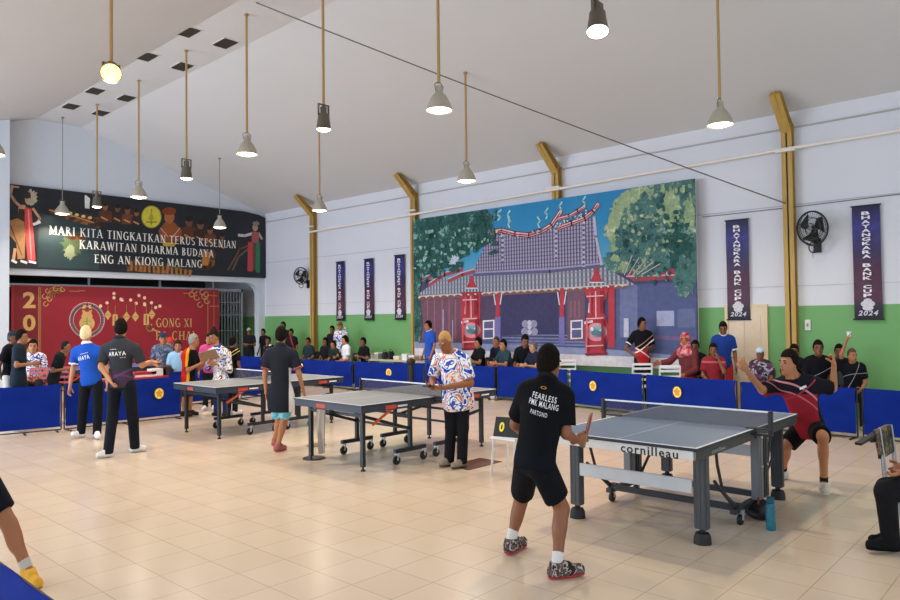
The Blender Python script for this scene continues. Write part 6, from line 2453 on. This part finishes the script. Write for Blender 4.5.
person((sp.x, sp.y), J, 48, 'white-haired man in bright blue polo with white cuffs, seen from behind', skin='#b7825c', hair='#d9c49a', style='short', shirt=BLUP, sleeve=0.70, pants=cloth('#12151c'), shoe='#e4e4e4', sole='#cfcac4', s=1.0, h=0.015,
       hem=-0.05, collar='#e6e8ee', cuff='#e9ebf0', prints=(('ARAYA', (-0.03, 0.68), dirz(42), 0.23, 0.06, '#e8ebf2', 0.06), ('-----', (0.0, 0.80), dirz(42), 0.14, 0.009, '#d8dcea', 0.06)))

# ---- boy in light blue shorts
J = px(9.2, pelvis=(281, 393, 0), neck=(281, 348, 0), head=(281, 336, .03), shL=(268, 355, .02), shR=(294, 355, -.02), elL=(265, 375, 0), wrL=(266, 391, 0), elR=(299, 374, -.02), wrR=(303, 389, .02),
       hipL=(275, 396, 0), hipR=(287, 396, 0), knL=(279, 421, .12), anL=(275, 439, .45), toL=(274, 444, .52), knR=(284, 422, .08), anR=(278, 445, 0), toR=(283, 448.5, .06))
sp = px(9.2, a=(280, 452, 0))['a']
NAVY = zones('navy_tee', '#24262e', [((0.766, -0.643, 0), 0.128, 0.5, '#dcd9d6'), ((0.766, -0.643, 3.0), 3.42, 9.0, '#24262e')])
SEAB = floral('light_blue_shorts', ['#5aa3bd', '#7cc0d2', '#6ab4c8', '#8fd0dc', '#5aa3bd'], 8.0)
person((sp.x, sp.y), J, 50, 'boy in dark navy tee and light blue shorts walking away between two tables', skin='#a9714e', shirt=NAVY, sleeve=0.72, pants=SEAB, leg='short', legt=0.80, shoe='#a0605a', sole='#b4524e', s=0.98, h=0.014,
       hem=-0.24, collar='#2a2c30', cuff='#a5544a')
# ---- people at the farthest table
J = px(12.7, pelvis=(188, 380, 0), neck=(190, 350, 0), head=(194, 341, 0), shR=(184, 356, -.12), shL=(195, 355, .12), elR=(188, 370, -.14), wrR=(200, 364, -.10), elL=(199, 369, .12), wrL=(205, 363, .08),
       hipR=(186, 383, -.05), hipL=(190, 383, .05), knR=(185, 398, -.06), knL=(190, 397, .06), anR=(184, 412, -.04), toR=(190, 415, -.08), anL=(190, 411, .1), toL=(196, 414, .06))
sp = px(12.7, a=(187, 416, 0))['a']
RY = zones('red_yellow_striped_shirt', '#17171a', [((0.675, -0.738, 0), -0.10, 0.05, '#b3241f'), ((0.675, -0.738, 0), -0.135, -0.095, '#dca021'), ((0.675, -0.738, 0), 0.05, 0.09, '#dca021'), ((0, 0, 1), 1.28, 2.0, '#2a1613')])
person((sp.x, sp.y), J, -28, 'grey-haired person in a red, yellow and black striped shirt standing at the farthest table', skin='#a06a4c', hair='#8c8580', shirt=RY, sleeve=0.8, pants=mat('#2a2422', 0.8), leg='short', legt=0.9,
       shoe='#2a2320', sole='#1c1916', s=0.97, h=0.016, hem=-0.14)
J = px(12.6, pelvis=(221, 381, 0), neck=(218, 347, 0), head=(214, 336, -.03), shR=(210, 353, .05), shL=(228, 354, -.05), elR=(208, 368, 0), wrR=(208, 363, -.18), elL=(230, 370, -.06), wrL=(216, 364, -.20),
       hipR=(217, 384, .03), hipL=(226, 384, -.03), knR=(217, 399, 0), knL=(226, 399, 0), anR=(217, 412, .03), toR=(214, 414.5, -.08), anL=(226, 412, 0), toL=(224, 415, -.12))
sp = px(12.6, a=(221, 414, 0))['a']
FLW = floral('floral_white_blue_shirt', ['#1c2f74', '#2d51ae', '#e6e2de', '#2d51ae', '#e9e4de', '#c9b8a0', '#3b2f3a', '#e6e2de'], 8.5)
person((sp.x, sp.y), J, 195, 'woman with tied-up dark hair in white and blue floral shirt holding a brown clipboard', skin='#a87050', hair='#241a18', style='bun', shirt=FLW, sleeve=1.2, pants=cloth('#1f2c52'), shoe='#2a2726', sole='#1b1918', s=0.98, h=0.016, pitch=-0.45, hem=-0.16, collar='#23346e')
p = at_w(209, 355.5, 12.33)
r = empty('clipboard', p, 0, 'brown clipboard held up by the woman in the white and blue floral shirt', 'clipboard')
M = Matrix.Rotation(math.radians(-40), 4, 'Z') @ Matrix.Rotation(math.radians(-62), 4, 'X') @ Matrix.Rotation(math.radians(-16), 4, 'Z')
MB().box((-0.15, -0.10, -0.003), (0.15, 0.10, 0.003), M=M).build('board', mat('#8a6a4e', 0.6), r)
MB().box((-0.04, 0.085, 0.003), (0.04, 0.105, 0.012), M=M).build('clip', mat('#b0b3b8', 0.3, 0.8), r)

# ---- spectators and others, seated or standing by head position
chair_steel = steel_chair()
chair_steel_used = [False]


def seated_chair(x, y, face, label):
    if not chair_steel_used[0]:
        chair_steel_used[0] = True
        c = chair_steel
    else:
        c = copy_tree(chair_steel)
    return put(c, x, y, face, label, group='grey chairs under the seated spectators')


def spectator(u, v, face, label, X=None, Y=None, w=None, kind='sit', arms='lap', lean=0.05, headaz=None, ztop=None, chair=True, **kw):
    top = on_x(u, v, X) if X else (on_y(u, v, Y) if Y else at_w(u, v, w))
    zt = top.z
    a = math.radians(face)
    if kind == 'sit':
        k = min(1.08, max(0.80, (zt - 0.50) / 0.79))
        H = 1.72 * k
        seat = 0.43
        rest = zt - (0.09 + 0.78 * k)
        seat = max(0.36, min(0.62, rest))
        fo = (0.05 + lean * 0.62) / A_
    else:
        k = zt / 1.72
        H = zt
        seat = 0.43
        fo = (0.02 + lean * 0.7) / A_
    x, y = top.x - math.cos(a) * fo, top.y - math.sin(a) * fo
    J = pose(x, y, face, kind, H, lean, arms, seat=seat)
    kw.setdefault('h', 0.020)
    kw.setdefault('pants', cloth('#1b1d23'))
    r, c = person((x, y), J, headaz if headaz is not None else face, label, s=k * 1.0, **kw)
    if kind == 'sit' and chair:
        o = seated_chair(x, y, face, 'grey steel chair under the ' + ' '.join(label.split(',')[0].split()[:11]))
        o.scale = (1, 1, seat / 0.43)
    return r, J


DK, DKG, BK2 = cloth('#191b20'), cloth('#1d2a2c'), cloth('#121317')
SPG = 'spectators along the right wall'
spectator(723, 322, 205, 'boy in navy polo with white collar and red shorts, standing by the tan door', X=12.35, kind='stand', headaz=200, pitch=-0.3, skin=SKIN_DK, shirt=cloth('#1c3a86'), collar='#e8eaf0', cuff='#e8eaf0', pants=cloth('#b8322f'), leg='short', hem=-0.05, group=SPG)
spectator(713, 344, 200, 'girl in dark red top seated with one hand raised to her head', X=12.0, arms=('chin', 'lap'), skin=SKIN_DK, hair='#1a1310', style='long', shirt=zones('dark_red_top', '#8c2b33', [((0, 0, 1), 0.9, 0.93, '#b0656a')]), group=SPG)
t = NT('headscarf_print', 0.8, 0, 0.2)
SCARF = t.base(t.ramp(t.noise(16, 3), [(0.35, '#8c2d36'), (0.5, '#b9535c'), (0.6, '#d9a0a4'), (0.7, '#a53a44')]))
spectator(685, 333, 165, 'woman in red headscarf and brown-red dress resting her arm on a white chair', X=12.1, arms=('lap', 'out'), headaz=190, skin=SKIN_MED, hair=SCARF, style='hijab', shirt=cloth('#6e3436'), sleeve=1.2, pants=cloth('#b03a2c'), group=SPG)
MANR = zones('black_red_diagonal_shirt', '#17171b', [((0, 0, 1), 0.0, 1.08, '#c02a2e'), ((0.55, -0.5, 1.0), 0.99, 1.02, '#e2d9d9'), ((-0.55, 0.5, 1.0), 1.10, 1.13, '#e6dede'), ((-0.55, 0.5, 1.0), 1.20, 1.22, '#b98a6a')])
spectator(642, 318, 220, 'man standing in black and red shirt with white diagonal stripes before the mural', X=12.5, kind='stand', arms=('hold', 'hip'), headaz=262, skin=SKIN_DK, shirt=MANR, hem=-0.08, h=0.018, group=SPG)
spectator(695, 341, 190, 'dark-haired child in dark clothes just behind the woman in the red headscarf', X=12.6, skin=SKIN_DK, shirt=DK, group=SPG)
t = NT('batik_shirt', 0.8)
BATIK = t.base(t.ramp(t.noise(13, 3), [(0.38, '#1d1c28'), (0.48, '#3a3550'), (0.55, '#7d3f52'), (0.6, '#c5c6cc'), (0.66, '#2a2c44')]))
spectator(760, 348, 190, 'person in pale blue cap and dark patterned shirt seated before the tan door', X=12.0, skin=SKIN_DK, hair='#b8cbd8', style='cap', shirt=BATIK, group=SPG)
spectator(794, 345, 195, 'dark-haired spectator half hidden right behind the head of the opponent in red', X=12.3, skin=SKIN_DK, shirt=DK, group=SPG)
spectator(818, 341, 215, 'young spectator in black tee with a white stripe seated under the wall switch', X=12.1, headaz=205, skin=SKIN_DK, shirt=zones('black_tee_white_stripe', '#16171c', [((-0.2, 0.5, 1.0), 0.77, 0.778, '#aeb2b8')]), group=SPG)
rA, JA = spectator(852, 349, 200, 'man in black tee raising one arm, rightmost spectator', X=11.9, arms=('lap', 'up'), headaz=225, skin='#9c6a4a', hair='#5c4433', style='crop', shirt=zones('black_tee_white_print', '#131519', [((0.3, 0.3, 1.0), 0.76, 0.767, '#9a9ea4'), ((-0.5, 0.6, 0.3), 0.25, 0.256, '#9a9ea4')]), h=0.018, group=SPG)
p = Vector(JA['wrR']) + Vector((0.017, -0.032, 0.085))
r = empty('paper_cup', p, 0, 'white cup held up in the raised hand of the rightmost spectator', 'cup')
MB().lathe([(0, -0.03), (0.026, -0.03), (0.034, 0.045), (0.030, 0.045), (0.024, -0.024), (0, -0.024)], seg=16).build('cup_body', mat('#dfe2e2', 0.5), r, True)
MB().lathe([(0.0335, 0.040), (0.037, 0.043), (0.0335, 0.047), (0.030, 0.045)], seg=16).build('cup_rim', mat('#efefec', 0.4), r, True)
spectator(839, 345, 190, 'dark-haired spectator mostly hidden behind the raised arm', X=12.5, skin=SKIN_DK, shirt=DK, group=SPG)
spectator(478, 338, 160, 'young man in black tee seated at the left foot of the mural, looking left', X=12.1, arms='rail', headaz=150, skin='#9c6a4c', shirt=BK2, h=0.018, group=SPG)
spectator(496, 337, 170, 'man in dark navy half hidden behind the man in dark teal', X=12.5, skin=SKIN_MED, hair='#4a3f38', style='crop', shirt=cloth('#1c2036'), group=SPG)
spectator(503, 340, 165, 'man in dark teal shirt leaning on the barrier, looking left', X=11.98, arms='rail', headaz=165, skin=SKIN_MED, shirt=cloth('#27404a'), h=0.018, group=SPG)
spectator(525, 335, 220, 'man in black tee seated leaning forward, left of the near player\'s head', X=12.2, arms='knees', lean=0.2, headaz=235, pitch=-0.35, skin='#8a5a40', shirt=BK2, h=0.018, group=SPG)
spectator(533, 342, 165, 'older man in navy shirt looking left, directly left of the near player\'s head', X=11.95, arms='rail', headaz=150, skin='#b58a70', hair='#6b625c', shirt=cloth('#20263a'), h=0.018, group=SPG)
spectator(428, 321, 165, 'man in bright blue shirt with white collar standing by the left mural edge', X=11.95, kind='stand', headaz=150, skin='#a46c4a', shirt=cloth('#2452b4'), collar='#e6e8ee', hem=-0.12, pants=cloth('#2452b4'), h=0.018, group=SPG)
spectator(340, 322, 200, 'person in brown cap and white-blue shirt standing among the seated group', X=12.3, kind='stand', skin=SKIN_MED, hair='#7a5236', style='cap', shirt=floral('white_blue_print', ['#e6e6ea', '#e2e2ea', '#3a50a0', '#e8e6ea', '#c9a0b0', '#e6e6ea'], 8), group=SPG)
spectator(332, 326, 200, 'dark figure in black standing left of the person in the brown cap', X=12.5, kind='stand', skin=SKIN_DK, shirt=DK, group=SPG)
spectator(325, 338, 190, 'seated spectator in black, left of the one in dark green', X=11.95, skin=SKIN_DK, hair='#17110f', style='long', shirt=DK, group=SPG)
spectator(333, 341, 185, 'seated spectator in dark green reaching an arm towards the boy in white', X=11.85, arms=('out', 'lap'), skin=SKIN_MED, shirt=cloth('#23302c'), group=SPG)
spectator(345, 336, 160, 'boy in white tee seated in profile, looking left', X=11.85, skin='#b07a58', headaz=145, shirt=cloth('#e4e6ec'), group=SPG)
spectator(363, 338, 175, 'spectator in black with folded arms, right of the boy in white', X=12.0, arms='crossed', skin=SKIN_DK, shirt=BK2, group=SPG)
spectator(308, 338, 190, 'spectator in dark teal seated left of the farthest yellow column', X=12.0, skin=SKIN_DK, shirt=cloth('#20343a'), group=SPG)
spectator(291, 329, 200, 'dark-clothed person with a red strap right of the boy\'s head', X=11.9, kind='stand', skin=SKIN_DK, shirt=zones('dark_red_strap', '#1a1b20', [((0.6, -0.7, 0.3), 0.33, 0.37, '#9a2f33')]), group=SPG)
spectator(283, 322, 200, 'dark-haired person standing directly behind the boy\'s head', X=12.2, kind='stand', skin=SKIN_DK, shirt=DK, group=SPG)
spectator(249, 328, 215, 'person in pale cap and dark top by the folding gate', X=11.9, kind='stand', skin=SKIN_DK, hair='#9aa3a8', style='cap', shirt=DK, arms='hold', group=SPG)
spectator(263, 329, 190, 'person in dark top standing by the right pier of the stage', X=12.3, kind='stand', skin=SKIN_DK, shirt=BK2, group=SPG)
spectator(268, 337, 190, 'seated person in black and white print by the right pier of the stage', X=11.8, skin=SKIN_DK, hair='#17110f', shirt=floral('black_white_print', ['#1a1b20', '#1c1d24', '#2a2b33', '#1a1b20', '#c5c8cc', '#1a1b20'], 9), group=SPG)
# stage side
SG = 'people behind the left barriers'
spectator(13, 331, 320, 'man in black at the left edge of the photo with light trousers', Y=13.1, kind='stand', arms='behind', skin=SKIN_DK, shirt=BK2, pants=cloth('#c9c4bc'), style='cap', hair='#2b2d33', group=SG)
spectator(22, 330, 330, 'man in dark navy shirt and long shorts holding something, second from the left edge', Y=12.75, kind='stand', arms='hold', skin='#9c6a4a', shirt=cloth('#1c2733'), pants=cloth('#182430'), leg='short', hem=-0.16, group=SG)
spectator(33, 340, 250, 'small person in white and blue print seated among the red chairs', Y=15.2, kind='sit', arms='hold' if False else 'lap', skin=SKIN_MED, shirt=floral('white_blue_small_print', ['#e4e2e6', '#e2e0e4', '#2f4aa0', '#e6e2e6', '#3a2f50', '#e4e2e6'], 9), group=SG)
spectator(66, 341, 330, 'man in black polo bending forward to the right, left of the white-haired man', Y=12.9, kind='stand', arms='hold', lean=0.30, skin='#8f5f44', hair='#2a2320', style='crop', shirt=cloth('#171d1f'), pants=cloth('#1a2028'), group=SG)
spectator(163, 333, 250, 'person in grey patterned shirt seated behind the crest barrier', w=15.4, skin=SKIN_MED, hair='#24304a', style='cap', shirt=floral('grey_blue_print', ['#3a4258', '#5a6680', '#454c62', '#76809a', '#3a4258'], 9), group=SG)
spectator(170, 338, 250, 'person in bright red cap behind the one in the grey pattern', w=16.3, skin=SKIN_MED, hair='#b8302a', style='cap', shirt=cloth('#7d2a2c'), group=SG)
spectator(178, 341, 240, 'person in light blue and white shirt behind the striped red shirt', w=15.3, skin=SKIN_MED, hair='#2a2320', shirt=cloth('#8fb6d0'), group=SG)
spectator(209, 334, 230, 'person in pink top behind the woman with the clipboard', w=13.6, kind='stand', skin=SKIN_MED, hair='#201614', shirt=cloth('#c2487c'), group=SG)
spectator(233, 337, 20, 'person in black with yellow stripes on the sleeve, directly right of the floral shirt', w=13.0, kind='stand', skin=SKIN_DK, hair='#141110', shirt=zones('black_yellow_stripes', '#15161a', [((0.2, 0.2, 1.0), 4.0, 4.0, '#d0a030'), ((-0.5, 0.4, 1.0), 1.12, 1.135, '#cfae5a'), ((-0.5, 0.4, 1.0), 1.06, 1.075, '#cfae5a')]), group=SG)

# ---- figures cut by the edges of the photo
J = px(5.05, pelvis=(940, 478, 0), neck=(938, 398, 0), head=(936, 372, 0), shR=(932, 412, .12), shL=(946, 414, -.12), elR=(925, 452, .12), wrR=(903, 466, .08), elL=(940, 455, -.12), wrL=(906, 470, -.08),
       hipR=(938, 480, .08), hipL=(940, 482, -.08), knR=(886, 489, .10), knL=(885, 492, -.06), anR=(891, 536, .12), anL=(891, 540, -.02), toR=(876, 541, .10), toL=(874, 546, -.02))
sp = px(5.05, a=(930, 540, 0))['a']
person((sp.x, sp.y), J, 150, 'seated person in black trousers and black shoes at the right edge, only legs visible', skin=SKIN_MED, shirt=cloth('#2a2a2e'), pants=cloth('#17171a'), shoe='#141416', sole='#0f0f10', s=1.0, h=0.0135)
sc = plastic_chair('#d9dadc')
put(sc, J['pelvis'].x - 0.02, J['pelvis'].y, 140, 'white chair under the person with black trousers at the right edge', group=None)
J = px(4.62, pelvis=(-38, 452, 0), neck=(-52, 376, 0), head=(-56, 352, -.05), shL=(-38, 388, .10), shR=(-68, 390, -.1), elL=(-46, 425, .15), wrL=(-52, 455, .10), elR=(-80, 425, -.1), wrR=(-78, 455, -.15),
       hipL=(-28, 460, .04), hipR=(-46, 462, -.04), knL=(9, 524, .03), anL=(28, 571, 0), toL=(36, 584, -.10), knR=(-50, 522, -.3), anR=(-70, 590, -.15), toR=(-58, 602, -.25))
sp = px(4.62, a=(0, 585, 0))['a']
person((sp.x, sp.y), J, -40, 'player with yellow shoe and dark shorts at the left edge, only one leg in view', skin='#9a6444', shirt=cloth('#16171b'), pants=cloth('#10121a'), leg='short', legt=0.82,
       shoe='#d8a13a', sole='#b8742e', sock='#b9b4aa', s=1.02, h=0.0135)

# red chairs by the stage
rc = plastic_chair('#a02a34')
for i, (u, w_, l) in enumerate(((31, 13.3, 'red plastic chair behind the left barrier, below the small seated person'), (54, 13.5, 'red plastic chair left of the bending man in black polo'))):
    p = at_w(u, 380, w_)
    put(rc if i == 0 else copy_tree(rc), p.x, p.y, 220, l, group='red plastic chairs behind the left barrier')
bpy.context.view_layer.update()
